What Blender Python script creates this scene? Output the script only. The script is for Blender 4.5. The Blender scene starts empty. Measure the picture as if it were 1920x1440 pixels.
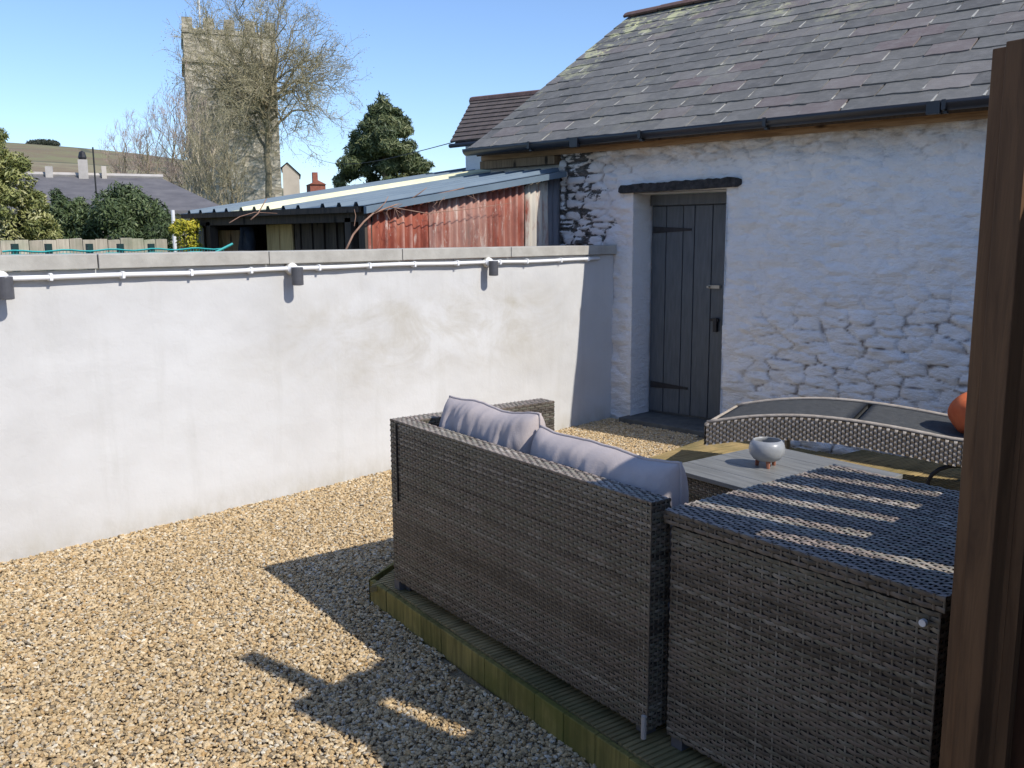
import bpy, math, random
import numpy as np
from mathutils import Vector, Matrix
random.seed(7); rng = np.random.default_rng(7)
S = bpy.context.scene
COL = S.collection
R = math.radians

# ------------------------------------------------------------------ camera, world, sun, exposure
F_PX, PITCH, ROLL, YAW, EYE = 1711.3, .15996, -.00542, .75897, 1.55
FW = np.array([-math.sin(YAW)*math.cos(PITCH), math.cos(YAW)*math.cos(PITCH), -math.sin(PITCH)])
RT0 = np.array([math.cos(YAW), math.sin(YAW), 0.]); UP0 = np.cross(RT0, FW)
RT = math.cos(ROLL)*RT0 + math.sin(ROLL)*UP0; UP = -math.sin(ROLL)*RT0 + math.cos(ROLL)*UP0
cd = bpy.data.cameras.new('camera'); cam = bpy.data.objects.new('camera', cd); COL.objects.link(cam)
cd.sensor_width = 36; cd.lens = 36*F_PX/1920; cd.clip_start = .05; cd.clip_end = 3000
m = Matrix.Identity(4)
for i in range(3):
    m[i][0], m[i][1], m[i][2] = RT[i], UP[i], -FW[i]
m[0][3], m[1][3], m[2][3] = 0, 0, EYE
cam.matrix_world = m; S.camera = cam

SUN_AZ, SUN_EL = 6.6, 43.0           # azimuth from +X towards +Y
w = bpy.data.worlds.new('World'); S.world = w; w.use_nodes = True
nt = w.node_tree; bg = nt.nodes['Background']
sky = nt.nodes.new('ShaderNodeTexSky'); sky.sky_type = 'NISHITA'; sky.sun_disc = False
sky.sun_elevation = R(SUN_EL); sky.sun_rotation = R(90-SUN_AZ)
sky.air_density = 1.0; sky.dust_density = .35; sky.ozone_density = 5.0; sky.altitude = 100
tn = nt.nodes.new('ShaderNodeMix'); tn.data_type = 'RGBA'; tn.blend_type = 'MULTIPLY'; tn.inputs[0].default_value = 1; tn.inputs[7].default_value = (.93, .93, 1.0, 1); nt.links.new(sky.outputs[0], tn.inputs[6]); nt.links.new(tn.outputs[2], bg.inputs[0]); bg.inputs[1].default_value = .138
ld = bpy.data.lights.new('sun', 'SUN'); sun = bpy.data.objects.new('sun', ld); COL.objects.link(sun)
ld.energy = 3.3; ld.angle = R(.53); ld.color = (1, .95, .87)
sd = Vector((math.cos(R(SUN_AZ))*math.cos(R(SUN_EL)), math.sin(R(SUN_AZ))*math.cos(R(SUN_EL)), math.sin(R(SUN_EL))))
sun.rotation_euler = sd.to_track_quat('Z', 'Y').to_euler(); sun.location = sd*30
vs = S.view_settings; vs.view_transform = 'Standard'; vs.look = 'None'; vs.exposure = .47; vs.gamma = 1; vs.use_curve_mapping = False

# ------------------------------------------------------------------ geometry helpers
C0 = np.array([0, 0, EYE])
def ray(x, y): return FW + (x-960)/F_PX*RT - (y-720)/F_PX*UP
def on_z(x, y, z=0.): d = ray(x, y); return C0 + d*(z-EYE)/d[2]
def on_x(x, y, X): d = ray(x, y); return C0 + d*X/d[0]
def on_y(x, y, Y): d = ray(x, y); return C0 + d*Y/d[1]
def at_d(x, y, D): d = ray(x, y); return C0 + d*D/math.hypot(d[0], d[1])

def lnk(name, me, mat=None, parent=None, loc=None, rz=0):
    o = bpy.data.objects.new(name, me); COL.objects.link(o)
    if mat is not None and me is not None and len(me.materials) == 0: me.materials.append(mat)
    if parent is not None: o.parent = parent
    if loc is not None: o.location = loc
    if rz: o.rotation_euler = (0, 0, rz)
    return o
def np_mesh(name, V, Fq, smooth=False, attrs=None):
    """V (n,3), Fq (m,k) with one k"""
    V = np.asarray(V, np.float32); Fq = np.asarray(Fq, np.int32); me = bpy.data.meshes.new(name)
    n, k = Fq.shape
    me.vertices.add(len(V)); me.vertices.foreach_set('co', V.ravel())
    me.loops.add(n*k); me.loops.foreach_set('vertex_index', Fq.ravel())
    me.polygons.add(n); me.polygons.foreach_set('loop_start', np.arange(0, n*k, k, dtype=np.int32))
    me.polygons.foreach_set('use_smooth', np.full(n, smooth))
    for a, v in (attrs or {}).items():
        at = me.attributes.new(a, 'FLOAT', 'POINT'); at.data.foreach_set('value', np.asarray(v, np.float32))
    me.update(calc_edges=True); me.validate(); return me
class MB:
    def __init__(s): s.v = []; s.f = []
    def add(s, vs_, fs): b = len(s.v); s.v += [tuple(map(float, q)) for q in vs_]; s.f += [tuple(i+b for i in f) for f in fs]; return s
    def hexa(s, q): return s.add(q, [(0,3,2,1),(4,5,6,7),(0,1,5,4),(1,2,6,5),(2,3,7,6),(3,0,4,7)])
    def box(s, x0, x1, y0, y1, z0, z1, j=0):
        q = [(x0,y0,z0),(x1,y0,z0),(x1,y1,z0),(x0,y1,z0),(x0,y0,z1),(x1,y0,z1),(x1,y1,z1),(x0,y1,z1)]
        if j: q = [tuple(c+random.uniform(-j, j) for c in p) for p in q]
        return s.hexa(q)
    def tube(s, pts, r, n=8, cap=True):
        pts = [np.array(p, float) for p in pts]; rr = r if hasattr(r, '__len__') else [r]*len(pts); b = len(s.v); up = None
        for i, p in enumerate(pts):
            t = pts[min(i+1, len(pts)-1)]-pts[max(i-1, 0)]; t /= (np.linalg.norm(t)+1e-9)
            a = np.array([0, 0, 1.]) if abs(t[2]) < .9 else np.array([1., 0, 0])
            u = np.cross(t, a); u /= np.linalg.norm(u)
            if up is not None:
                u = up-t*(up@t); u /= (np.linalg.norm(u)+1e-9)
            up = u; v = np.cross(t, u)
            for k in range(n):
                an = 2*math.pi*k/n; s.v.append(tuple(p+rr[i]*(math.cos(an)*u+math.sin(an)*v)))
        for i in range(len(pts)-1):
            for k in range(n):
                s.f.append((b+i*n+k, b+i*n+(k+1) % n, b+(i+1)*n+(k+1) % n, b+(i+1)*n+k))
        if cap: s.f.append(tuple(b+k for k in range(n))[::-1]); s.f.append(tuple(b+(len(pts)-1)*n+k for k in range(n)))
        return s
    def lathe(s, prof, n=24, c=(0,0,0)):
        b = len(s.v)
        for r, z in prof:
            for k in range(n): an = 2*math.pi*k/n; s.v.append((c[0]+r*math.cos(an), c[1]+r*math.sin(an), c[2]+z))
        for i in range(len(prof)-1):
            for k in range(n): s.f.append((b+i*n+k, b+i*n+(k+1) % n, b+(i+1)*n+(k+1) % n, b+(i+1)*n+k))
        return s
    def mesh(s, name, smooth=False):
        me = bpy.data.meshes.new(name); me.from_pydata(s.v, [], s.f); me.update()
        if smooth: me.polygons.foreach_set('use_smooth', [True]*len(me.polygons))
        return me
    def build(s, name, mat, parent=None, smooth=False, bevel=0, loc=None, rz=0):
        o = lnk(name, s.mesh(name, smooth), mat, parent, loc, rz)
        if bevel:
            bv = o.modifiers.new('b', 'BEVEL'); bv.width = bevel; bv.segments = 2; bv.limit_method = 'ANGLE'; bv.angle_limit = R(40)
        return o
def tag(o, label=None, cat=None, group=None, kind=None):
    if label: o['label'] = label
    if cat: o['category'] = cat
    if group: o['group'] = group
    if kind: o['kind'] = kind
    return o
def thing(name, label, cat, loc=(0,0,0), rz=0, group=None):
    o = bpy.data.objects.new(name, None); COL.objects.link(o); o.location = loc; o.rotation_euler = (0,0,rz); o.empty_display_size = .2
    return tag(o, label, cat, group)
def copy_tree(o, parent=None):
    c = o.copy(); COL.objects.link(c); c.parent = parent
    for ch in [q for q in o.children]: copy_tree(ch, c)
    return c

# vectorised value noise
_tab = rng.random((64, 64, 64))
def vnoise(x, y, z=0.):
    x = np.asarray(x, float); y = np.asarray(y, float); z = np.zeros_like(x)+z
    xi = np.floor(x).astype(int); yi = np.floor(y).astype(int); zi = np.floor(z).astype(int)
    fx, fy, fz = x-xi, y-yi, z-zi
    fx, fy, fz = fx*fx*(3-2*fx), fy*fy*(3-2*fy), fz*fz*(3-2*fz); o = 0
    for a in (0, 1):
        for b in (0, 1):
            for c in (0, 1):
                o = o + _tab[(xi+a) % 64, (yi+b) % 64, (zi+c) % 64]*(fx if a else 1-fx)*(fy if b else 1-fy)*(fz if c else 1-fz)
    return o*2-1
def fbm(x, y, z=0., o=4):
    s = 0; a = .5
    for i in range(o): s = s+a*vnoise(np.asarray(x)*2**i+i*7.3, np.asarray(y)*2**i+i*3.1, z+i*5.7); a *= .5
    return s
def sstep(a, b, x): t = np.clip((x-a)/(b-a), 0, 1); return t*t*(3-2*t)

# ------------------------------------------------------------------ materials
class NM:
    def __init__(s, name, rough=.8, spec=.3):
        s.m = bpy.data.materials.new(name); s.m.use_nodes = True; s.t = s.m.node_tree; s.b = s.t.nodes['Principled BSDF']
        s.b.inputs['Roughness'].default_value = rough; s.b.inputs['Specular IOR Level'].default_value = spec
        s.tc = s.t.nodes.new('ShaderNodeTexCoord')
    def n(s, ty, **k):
        nd = s.t.nodes.new(ty)
        for a, v in k.items(): setattr(nd, a, v)
        return nd
    def l(s, a, b): s.t.links.new(a, b)
    def coord(s, sc=(1,1,1), obj=True, rot=(0,0,0)):
        mp = s.n('ShaderNodeMapping'); mp.inputs['Scale'].default_value = sc; mp.inputs['Rotation'].default_value = rot
        s.l(s.tc.outputs['Object' if obj else 'Generated'], mp.inputs[0]); return mp.outputs[0]
    def world(s, sc=(1,1,1)):
        g = s.n('ShaderNodeNewGeometry'); mp = s.n('ShaderNodeMapping'); mp.inputs['Scale'].default_value = sc; s.l(g.outputs['Position'], mp.inputs[0]); return mp.outputs[0]
    def noise(s, vec, scale=5, detail=5, rough=.6, dist=0):
        nd = s.n('ShaderNodeTexNoise'); s.l(vec, nd.inputs['Vector'])
        nd.inputs['Scale'].default_value = scale; nd.inputs['Detail'].default_value = detail; nd.inputs['Roughness'].default_value = rough; nd.inputs['Distortion'].default_value = dist
        return nd.outputs['Fac']
    def ramp(s, fac, stops, interp='LINEAR'):
        r = s.n('ShaderNodeValToRGB'); s.l(fac, r.inputs[0]); e = r.color_ramp.elements; r.color_ramp.interpolation = interp
        while len(e) < len(stops): e.new(.5)
        for i, (p, c) in enumerate(stops): e[i].position = p; e[i].color = (*c, 1) if len(c) == 3 else c
        return r.outputs[0]
    def mix(s, fac, a, b, mode='MIX'):
        x = s.n('ShaderNodeMix', data_type='RGBA', blend_type=mode)
        if isinstance(fac, (int, float)): x.inputs[0].default_value = fac
        else: s.l(fac, x.inputs[0])
        for i, v in ((6, a), (7, b)):
            if isinstance(v, tuple): x.inputs[i].default_value = (*v, 1)
            else: s.l(v, x.inputs[i])
        return x.outputs[2]
    def math(s, op, a, b=0., clamp=False):
        x = s.n('ShaderNodeMath', operation=op, use_clamp=clamp)
        for i, v in ((0, a), (1, b)):
            if isinstance(v, (int, float)): x.inputs[i].default_value = v
            else: s.l(v, x.inputs[i])
        return x.outputs[0]
    def attr(s, name): a = s.n('ShaderNodeAttribute'); a.attribute_name = name; return a.outputs['Fac']
    def orand(s): return s.n('ShaderNodeObjectInfo').outputs['Random']
    def tint(s):   # per-object random plus the per-piece attribute of joined pieces
        return s.math('FRACT', s.math('ADD', s.orand(), s.attr('tint')))
    def bump(s, h, strength=.3, dist=.01):
        b = s.n('ShaderNodeBump'); b.inputs['Strength'].default_value = strength; b.inputs['Distance'].default_value = dist; s.l(h, b.inputs['Height']); s.l(b.outputs[0], s.b.inputs['Normal'])
    def col(s, c):
        if isinstance(c, tuple): s.b.inputs['Base Color'].default_value = (*c, 1)
        else: s.l(c, s.b.inputs['Base Color'])
        return s
def simple(name, c1, c2, scale=8, rough=.8, bump=.2, spec=.3, stretch=(1,1,1), bd=.005):
    M = NM(name, rough, spec); v = M.coord(stretch); f = M.noise(v, scale, 6)
    M.col(M.ramp(f, [(.3, c1), (.7, c2)])); M.bump(M.noise(v, scale*4, 4), bump, bd); return M.m

def wood(name, dark, light, axis=2, rough=.7, green=None, knots=True, tintv=.35):
    M = NM(name, rough, .25); st = [14, 14, 14]; st[axis] = 1.0
    v = M.coord(tuple(st)); rr = M.orand()
    off = M.n('ShaderNodeVectorMath', operation='ADD'); M.l(v, off.inputs[0]); cmb = M.n('ShaderNodeCombineXYZ'); M.l(M.math('MULTIPLY', rr, 37.), cmb.inputs[0]); M.l(M.math('MULTIPLY', rr, 19.), cmb.inputs[2]); M.l(cmb.outputs[0], off.inputs[1])
    f = M.noise(off.outputs[0], 3, 7, .65, .6)
    c = M.ramp(f, [(.25, dark), (.6, light), (.8, tuple(x*.8 for x in light))])
    if knots:
        kn = M.n('ShaderNodeTexVoronoi'); st2 = [5, 5, 5]; st2[axis] = 2.2; kv = M.coord(tuple(st2)); M.l(kv, kn.inputs['Vector']); kn.inputs['Scale'].default_value = 1.3
        c = M.mix(M.ramp(kn.outputs['Distance'], [(.08, (1,1,1)), (.17, (0,0,0))]), c, tuple(x*.3 for x in dark))
    if green:
        g = M.noise(M.world(), 3.2, 5); c = M.mix(M.ramp(g, [(.42, (0,0,0)), (.66, (.8,.8,.8))]), c, green)
    hv = M.n('ShaderNodeHueSaturation'); M.l(c, hv.inputs['Color']); M.l(M.math('ADD', M.math('MULTIPLY', M.tint(), tintv), 1-tintv/2), hv.inputs['Value'])
    M.col(hv.outputs[0]); M.bump(f, .35, .004); return M.m

# render wall
def m_render():
    M = NM('painted_render', .85, .2); v = M.world(); 
    big = M.noise(v, .9, 6, .55, .3); c = M.ramp(big, [(.3, (.52,.512,.495)), (.5, (.59,.582,.565)), (.7, (.635,.63,.615))])
    st = M.noise(M.world((1, 3.2, .35)), 2.4, 6, .65, .2)
    c = M.mix(M.ramp(st, [(.52, (0,0,0)), (.78, (.4,.4,.4))]), c, (.46, .45, .41))
    gn = M.n('ShaderNodeNewGeometry'); sx = M.n('ShaderNodeSeparateXYZ'); M.l(gn.outputs['Position'], sx.inputs[0])
    # brownish-green weather band under the lights, far half of the wall
    band = M.math('MULTIPLY', M.ramp(M.math('ADD', M.math('MULTIPLY', sx.outputs['Z'], .6), M.math('MULTIPLY', M.noise(v, 2.2, 4), .12)), [(.34, (0,0,0)), (.56, (1,1,1)), (.70, (1,1,1)), (.84, (0,0,0))]), M.ramp(M.math('MULTIPLY', sx.outputs['Y'], .17), [(.4, (0,0,0)), (.62, (1,1,1)), (.86, (1,1,1)), (1, (.2,.2,.2))]))
    c = M.mix(M.math('MULTIPLY', band, M.ramp(M.noise(M.world((1,.8,1.4)), 2.6, 7, .7, .5), [(.4, (0,0,0)), (.70, (.85,.85,.85))])), c, (.43, .395, .32))
    foot = M.math('MULTIPLY', M.ramp(sx.outputs['Z'], [(.0, (1,1,1)), (.16, (0,0,0))]), M.ramp(M.noise(M.world((1,2,1)), 5, 6), [(.35, (.1,.1,.1)), (.7, (.8,.8,.8))]))
    c = M.mix(foot, c, (.42, .39, .32))
    M.col(c)
    b = M.math('ADD', M.math('MULTIPLY', M.noise(v, 34, 5, .6), .5), M.math('MULTIPLY', M.noise(v, 5, 4), 1.3)); M.bump(b, .32, .008); return M.m
def m_white_stone():
    M = NM('whitewashed_stone', .8, .2); v = M.world()
    c = M.ramp(M.noise(v, 2.2, 6, .6, .4), [(.3, (.84,.825,.79)), (.55, (.92,.90,.865)), (.75, (.93,.89,.82))])
    c = M.mix(M.ramp(M.noise(M.world((1,1,3)), 7, 6, .7), [(.6, (0,0,0)), (.8, (.5,.5,.5))]), c, (.55, .55, .58))
    j = M.math('MULTIPLY', M.attr('joint'), M.ramp(M.noise(v, 9, 5, .7), [(.44, (.0,.0,.0)), (.60, (1,1,1))]))
    c = M.mix(j, c, (.17, .13, .105))
    top = M.attr('top'); c = M.mix(M.math('MULTIPLY', top, M.ramp(M.noise(M.world((1,1,2.2)), 6, 6, .7), [(.35, (.1,.1,.1)), (.65, (1,1,1))])), c, (.52, .40, .27))
    dark = M.ramp(M.noise(M.world((1.2,1,3)), 11, 6, .75), [(.3, (.03,.03,.03)), (.5, (.12,.115,.105)), (.7, (.32,.30,.26))])
    bare = M.attr('bare'); c = M.mix(M.ramp(M.math('ADD', bare, M.math('MULTIPLY', M.math('SUBTRACT', M.noise(M.world((1,1,2.6)), 9, 5, .75), .5), 1.5)), [(.45, (0,0,0)), (.55, (1,1,1))]), c, dark)
    M.col(c); M.bump(M.math('ADD', M.noise(v, 45, 5, .65), M.math('MULTIPLY', M.noise(M.world((1,1,2.4)), 13, 6, .68), 2.2)), .85, .014); return M.m
def m_slate():
    M = NM('roof_slate', .62, .3); v = M.coord((1,1,1)); t = M.tint()
    c = M.ramp(t, [(0, (.12,.113,.100)), (.3, (.175,.165,.145)), (.55, (.148,.142,.126)), (.8, (.205,.192,.168)), (.93, (.185,.145,.132)), (1, (.26,.24,.21))])
    w_ = M.world(); c = M.mix(M.ramp(M.noise(w_, 9, 6, .7), [(.45, (0,0,0)), (.75, (.45,.45,.45))]), c, (.32, .30, .27))
    gn = M.n('ShaderNodeNewGeometry'); sx = M.n('ShaderNodeSeparateXYZ'); M.l(gn.outputs['Position'], sx.inputs[0])
    lm = M.math('MULTIPLY', M.ramp(M.noise(M.world((1,1,1)), 5.5, 7, .75, .4), [(.50, (0,0,0)), (.58, (1,1,1))]), M.ramp(M.noise(M.world((1,.4,.4)), .9, 3), [(.44, (0,0,0)), (.56, (1,1,1))]))
    lf = M.math('MULTIPLY', M.math('MULTIPLY', lm, M.ramp(M.math('MULTIPLY', sx.outputs['Z'], .25), [(.68, (.06,.06,.06)), (.86, (1,1,1))])), M.ramp(M.math('MULTIPLY', sx.outputs['X'], -.16), [(.45, (.03,.03,.03)), (.78, (1,1,1))]))
    c = M.mix(lf, c, (.56, .54, .30))
    M.col(c); M.bump(M.noise(M.coord((1,3,1)), 18, 6, .7), .7, .008); return M.m
def m_rust():
    M = NM('rusted_iron', .75, .3); v = M.world((1, 1, .35))
    c = M.ramp(M.noise(v, 7, 7, .7, .3), [(.25, (.09,.025,.015)), (.45, (.24,.052,.03)), (.62, (.30,.085,.048)), (.8, (.38,.17,.11))])
    fl = M.ramp(M.noise(M.world((1, 2.2, .6)), 8, 7, .75, .5), [(.56, (0,0,0)), (.64, (1,1,1))])
    c = M.mix(M.math('MULTIPLY', M.ramp(M.noise(M.world((1,1,.8)), 4, 5, .7), [(.42, (0,0,0)), (.68, (.75,.75,.75))]), M.attr('crest')), c, (.50, .30, .24)); c = M.mix(M.math('MULTIPLY', fl, .7), c, (.52, .42, .36)); 
    c = M.mix(M.math('MULTIPLY', M.attr('pale'), M.ramp(M.noise(M.world((1,3,.5)), 7, 6, .7), [(.32, (0,0,0)), (.5, (1,1,1))])), c, (.50, .46, .39))
    M.col(c); M.bump(M.noise(v, 30, 4), .3, .004); return M.m
def m_gravel(name, inst):
    M = NM(name, .75, .3)
    src = M.orand() if inst else M.noise(M.world(), 90, 3, .8)
    c = M.ramp(src, [(0, (.11,.095,.075)), (.10, (.40,.29,.15)), (.28, (.56,.40,.21)), (.45, (.62,.47,.27)), (.58, (.70,.55,.34)), (.70, (.46,.29,.12)), (.78, (.34,.25,.15)), (.86, (.80,.68,.48)), (.95, (.30,.27,.22)), (1, (.84,.76,.60))])
    if inst:
        big = M.noise(M.world(), 1.3, 4); c = M.mix(M.ramp(big, [(.35, (.25,.25,.25)), (.7, (0,0,0))]), c, (.36, .25, .12))
        M.bump(M.noise(M.coord(), 40, 3), .2, .003)
    else:
        c = M.mix(.7, c, (.16, .115, .07)); M.bump(M.noise(M.world(), 70, 4), .9, .02)
    M.col(c); return M.m
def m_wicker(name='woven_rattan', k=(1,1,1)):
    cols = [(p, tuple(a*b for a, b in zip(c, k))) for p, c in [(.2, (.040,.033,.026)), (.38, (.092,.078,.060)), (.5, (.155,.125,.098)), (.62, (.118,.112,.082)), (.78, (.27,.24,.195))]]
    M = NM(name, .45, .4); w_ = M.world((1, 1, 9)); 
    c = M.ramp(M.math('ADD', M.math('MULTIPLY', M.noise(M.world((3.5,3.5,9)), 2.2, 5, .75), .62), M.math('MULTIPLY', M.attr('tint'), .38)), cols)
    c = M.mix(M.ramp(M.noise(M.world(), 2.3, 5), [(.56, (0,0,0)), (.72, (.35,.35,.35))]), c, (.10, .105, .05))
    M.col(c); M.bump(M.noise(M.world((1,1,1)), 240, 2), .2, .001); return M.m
def m_wicker_light():
    M = NM('weathered_rattan', .5, .4)
    M.col(M.ramp(M.noise(M.world((8,8,20)), 3, 5, .75), [(.3, (.26,.22,.17)), (.5, (.42,.36,.29)), (.75, (.56,.50,.42))])); return M.m
def m_leaf(name, stops, trans=.15):
    M = NM(name, .5, .35); M.col(M.ramp(M.attr('tint'), stops)); 
    return M.m
def m_tower():
    M = NM('church_rubble_stone', .9, .2); v = M.world()
    b = M.n('ShaderNodeTexVoronoi'); M.l(M.world((1,1,2.2)), b.inputs['Vector']); b.inputs['Scale'].default_value = 2.4
    c = M.mix(.55, M.ramp(M.noise(v, 1.3, 7, .75), [(.3, (.27,.24,.18)), (.5, (.46,.42,.33)), (.7, (.62,.57,.47))]), M.ramp(b.outputs['Color'], [(.2, (.20,.165,.11)), (.8, (.62,.55,.43))]))
    c = M.mix(M.ramp(M.noise(v, .35, 5), [(.5, (0,0,0)), (.7, (.6,.6,.6))]), c, (.20, .18, .13))
    M.col(c); M.bump(b.outputs['Distance'], .6, .1); return M.m
def m_hill():
    M = NM('hill_pasture', .95, .1); v = M.world((1,1,0))
    vo = M.n('ShaderNodeTexVoronoi'); M.l(v, vo.inputs['Vector']); vo.inputs['Scale'].default_value = .011
    c = M.ramp(vo.outputs['Color'], [(.15, (.21,.20,.11)), (.4, (.27,.26,.14)), (.6, (.23,.23,.11)), (.85, (.31,.27,.18))])
    c = M.mix(M.ramp(M.noise(v, .03, 6, .7), [(.42, (0,0,0)), (.56, (.85,.85,.85))]), c, (.21, .16, .11))
    e = M.n('ShaderNodeTexVoronoi', feature='DISTANCE_TO_EDGE'); M.l(v, e.inputs['Vector']); e.inputs['Scale'].default_value = .011
    c = M.mix(M.ramp(e.outputs['Distance'], [(.018, (1,1,1)), (.04, (0,0,0))]), c, (.13, .13, .085))
    M.col(c); return M.m

MAT = dict(
    render=m_render(), stonew=m_white_stone(), slate=m_slate(), rust=m_rust(), gravel=m_gravel('gravel_stone', True), gravelb=m_gravel('gravel_bed', False),
    wick=m_wicker(), wickt=m_wicker('sunlit_top_rattan', (2.1,2.05,2.15)), wickl=m_wicker_light(), tower=m_tower(), hill=m_hill(),  # wickt: sunlight on top faces painted as paler rattan; wick stays darker on uprights
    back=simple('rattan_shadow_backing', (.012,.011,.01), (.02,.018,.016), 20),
    concrete=simple('coping_concrete', (.36,.34,.30), (.47,.45,.40), 9, .9, .5),
    pvc=simple('white_plastic', (.80,.80,.79), (.86,.86,.85), 4, .35, .02, .5),
    pvcold=simple('aged_white_plastic', (.55,.52,.45), (.74,.72,.66), 30, .5, .1, .4),
    lampm=simple('anthracite_metal', (.075,.075,.082), (.11,.11,.12), 20, .42, .05, .5),
    door=simple('slate_grey_paint', (.070,.082,.092), (.11,.124,.136), 7, .55, .3, .4, (6,6,.7)),
    iron=simple('black_iron', (.015,.015,.018), (.03,.03,.033), 20, .5, .2),
    brass=simple('pale_brass', (.45,.40,.30), (.6,.55,.45), 10, .35, 0),
    gutter=simple('black_gutter_plastic', (.018,.02,.026), (.028,.031,.038), 5, .38, .03, .5),
    fascia=wood('stained_fascia_wood', (.17,.09,.04), (.40,.25,.13), 0),
    lintel=simple('dark_slate_lintel', (.02,.02,.02), (.085,.08,.075), 22, .9, .9, .2, bd=.02),
    sill=simple('slate_threshold', (.07,.075,.075), (.13,.135,.13), 12, .8, .4),
    redtile=simple('ridge_tile_clay', (.11,.07,.06), (.20,.12,.10), 12, .8, .5),
    brownroof=simple('brown_roof_tile', (.085,.068,.060), (.15,.12,.105), 9, .8, .5),
    mortar=simple('pale_mortar', (.38,.36,.31), (.52,.50,.43), 20, .95, .4),
    metalroof=simple('blue_grey_roof_sheet', (.115,.16,.20), (.155,.205,.245), 3, .6, .06, .4),
    skylight=simple('translucent_yellow_sheet', (.62,.60,.38), (.74,.71,.48), 4, .5, .1, .4),
    galv=simple('dull_galvanised_sheet', (.10,.11,.13), (.20,.20,.22), 8, .6, .2, .4, (1,1,.3)),
    darkwood=wood('dark_shed_boards', (.03,.023,.02), (.09,.068,.052), 2, .8),
    midwood=wood('brown_shed_boards', (.14,.09,.05), (.34,.23,.13), 2, .8),
    ply=wood('ochre_plywood', (.30,.20,.08), (.55,.40,.19), 2, .8),
    deck=wood('treated_decking', (.15,.11,.05), (.38,.28,.13), 1, .75, (.15,.135,.06)),
    fascb=wood('algae_green_board', (.06,.055,.02), (.30,.24,.075), 2, .8, (.10,.105,.022), True, .3),
    post=wood('brown_stained_timber', (.065,.034,.017), (.165,.090,.043), 2, .65),
    fenceb=wood('brown_fence_board', (.035,.016,.009), (.085,.038,.019), 2, .7),
    gfence=wood('grey_weathered_board', (.30,.26,.20), (.50,.44,.34), 2, .9, (.22,.25,.16), False),
    gpost=simple('dark_green_steel', (.01,.03,.028), (.02,.05,.045), 10, .5, 0),
    net=simple('turquoise_cord', (.03,.30,.28), (.05,.40,.38), 10, .6, 0),
    cushion=None, orange=simple('orange_fabric', (.52,.10,.035), (.66,.17,.06), 9, .85, .4),
    sling=simple('charcoal_cushion_cloth', (.050,.052,.054), (.085,.088,.088), 30, .8, .5, .25),
    bowl=simple('grey_glazed_ceramic', (.26,.27,.28), (.36,.37,.37), 14, .35, .1, .5),
    terra=simple('reddish_foot', (.28,.10,.06), (.36,.16,.10), 12, .7, .1),
    table=wood('grey_wood_tile', (.12,.122,.115), (.235,.235,.22), 0, .35, None, False, .12),
    bark=simple('bare_bark', (.19,.16,.10), (.32,.27,.17), 3, .95, .5),
    twig=simple('olive_twigs', (.27,.24,.14), (.40,.35,.22), .8, .9, 0),
    redtwig=simple('reddish_twigs', (.34,.25,.20), (.48,.37,.31), .8, .9, 0),
    birch=simple('pale_birch_bark', (.36,.30,.20), (.54,.47,.34), 2, .9, .3),
    bramble=simple('bramble_stem', (.22,.12,.08), (.38,.24,.17), 12, .8, .3),
    grass=simple('garden_grass', (.05,.07,.02), (.10,.12,.045), .6, .95, .4),
    wallcream=simple('cream_house_render', (.44,.39,.33), (.56,.50,.43), 1, .9, .2),
    houseroof=simple('far_grey_slate', (.105,.10,.105), (.17,.16,.16), 1.8, .7, .3, .3, (1,1,4)),
    brick=simple('far_red_brick', (.24,.08,.05), (.34,.13,.09), 4, .9, .2),
    chim=simple('chimney_render', (.36,.33,.30), (.5,.46,.42), 3, .9, .2),
    tarp=simple('dark_blue_tarpaulin', (.008,.035,.055), (.015,.06,.085), 4, .5, .5),
    pinkpot=simple('pink_clay_pot', (.48,.27,.21), (.58,.36,.29), 6, .8, .1),
    coat=simple('black_cloth', (.01,.012,.016), (.03,.035,.045), 10, .9, .5),
    polewhite=simple('white_painted_pole', (.7,.7,.68), (.8,.8,.78), 4, .5, 0),
    wallcream2=simple('house_white_paint', (.72,.71,.70), (.80,.79,.78), 2, .95, .5),
    cable=simple('black_cable', (.02,.02,.02), (.03,.03,.03), 4, .6, 0),
    glass=None)
def m_cushion():
    M = NM('lilac_grey_cushion_fabric', .9, .15); M.col(M.ramp(M.noise(M.coord(), 6, 5), [(.3, (.43,.375,.355)), (.7, (.52,.455,.43))]))
    M.bump(M.math('ADD', M.noise(M.coord(), 260, 2), M.math('MULTIPLY', M.noise(M.coord((1,1,.5)), 7, 4, .6, .8), 3.)), .3, .004); return M.m
MAT['cushion'] = m_cushion()

# ------------------------------------------------------------------ ground, hill
W_X, B_Y = -4.68, 6.18        # face of the rendered wall, face of the outbuilding
tag(MB().add([(-3000,-3000,-.02),(3000,-3000,-.02),(3000,3000,-.02),(-3000,3000,-.02)], [(0,1,2,3)]).build('ground', MAT['grass']), kind='structure')
tag(MB().add([(W_X,-4,0),(4,-4,0),(4,B_Y+.3,0),(W_X,B_Y+.3,0)], [(0,1,2,3)]).build('gravel_ground', MAT['gravelb']), kind='structure')
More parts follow.
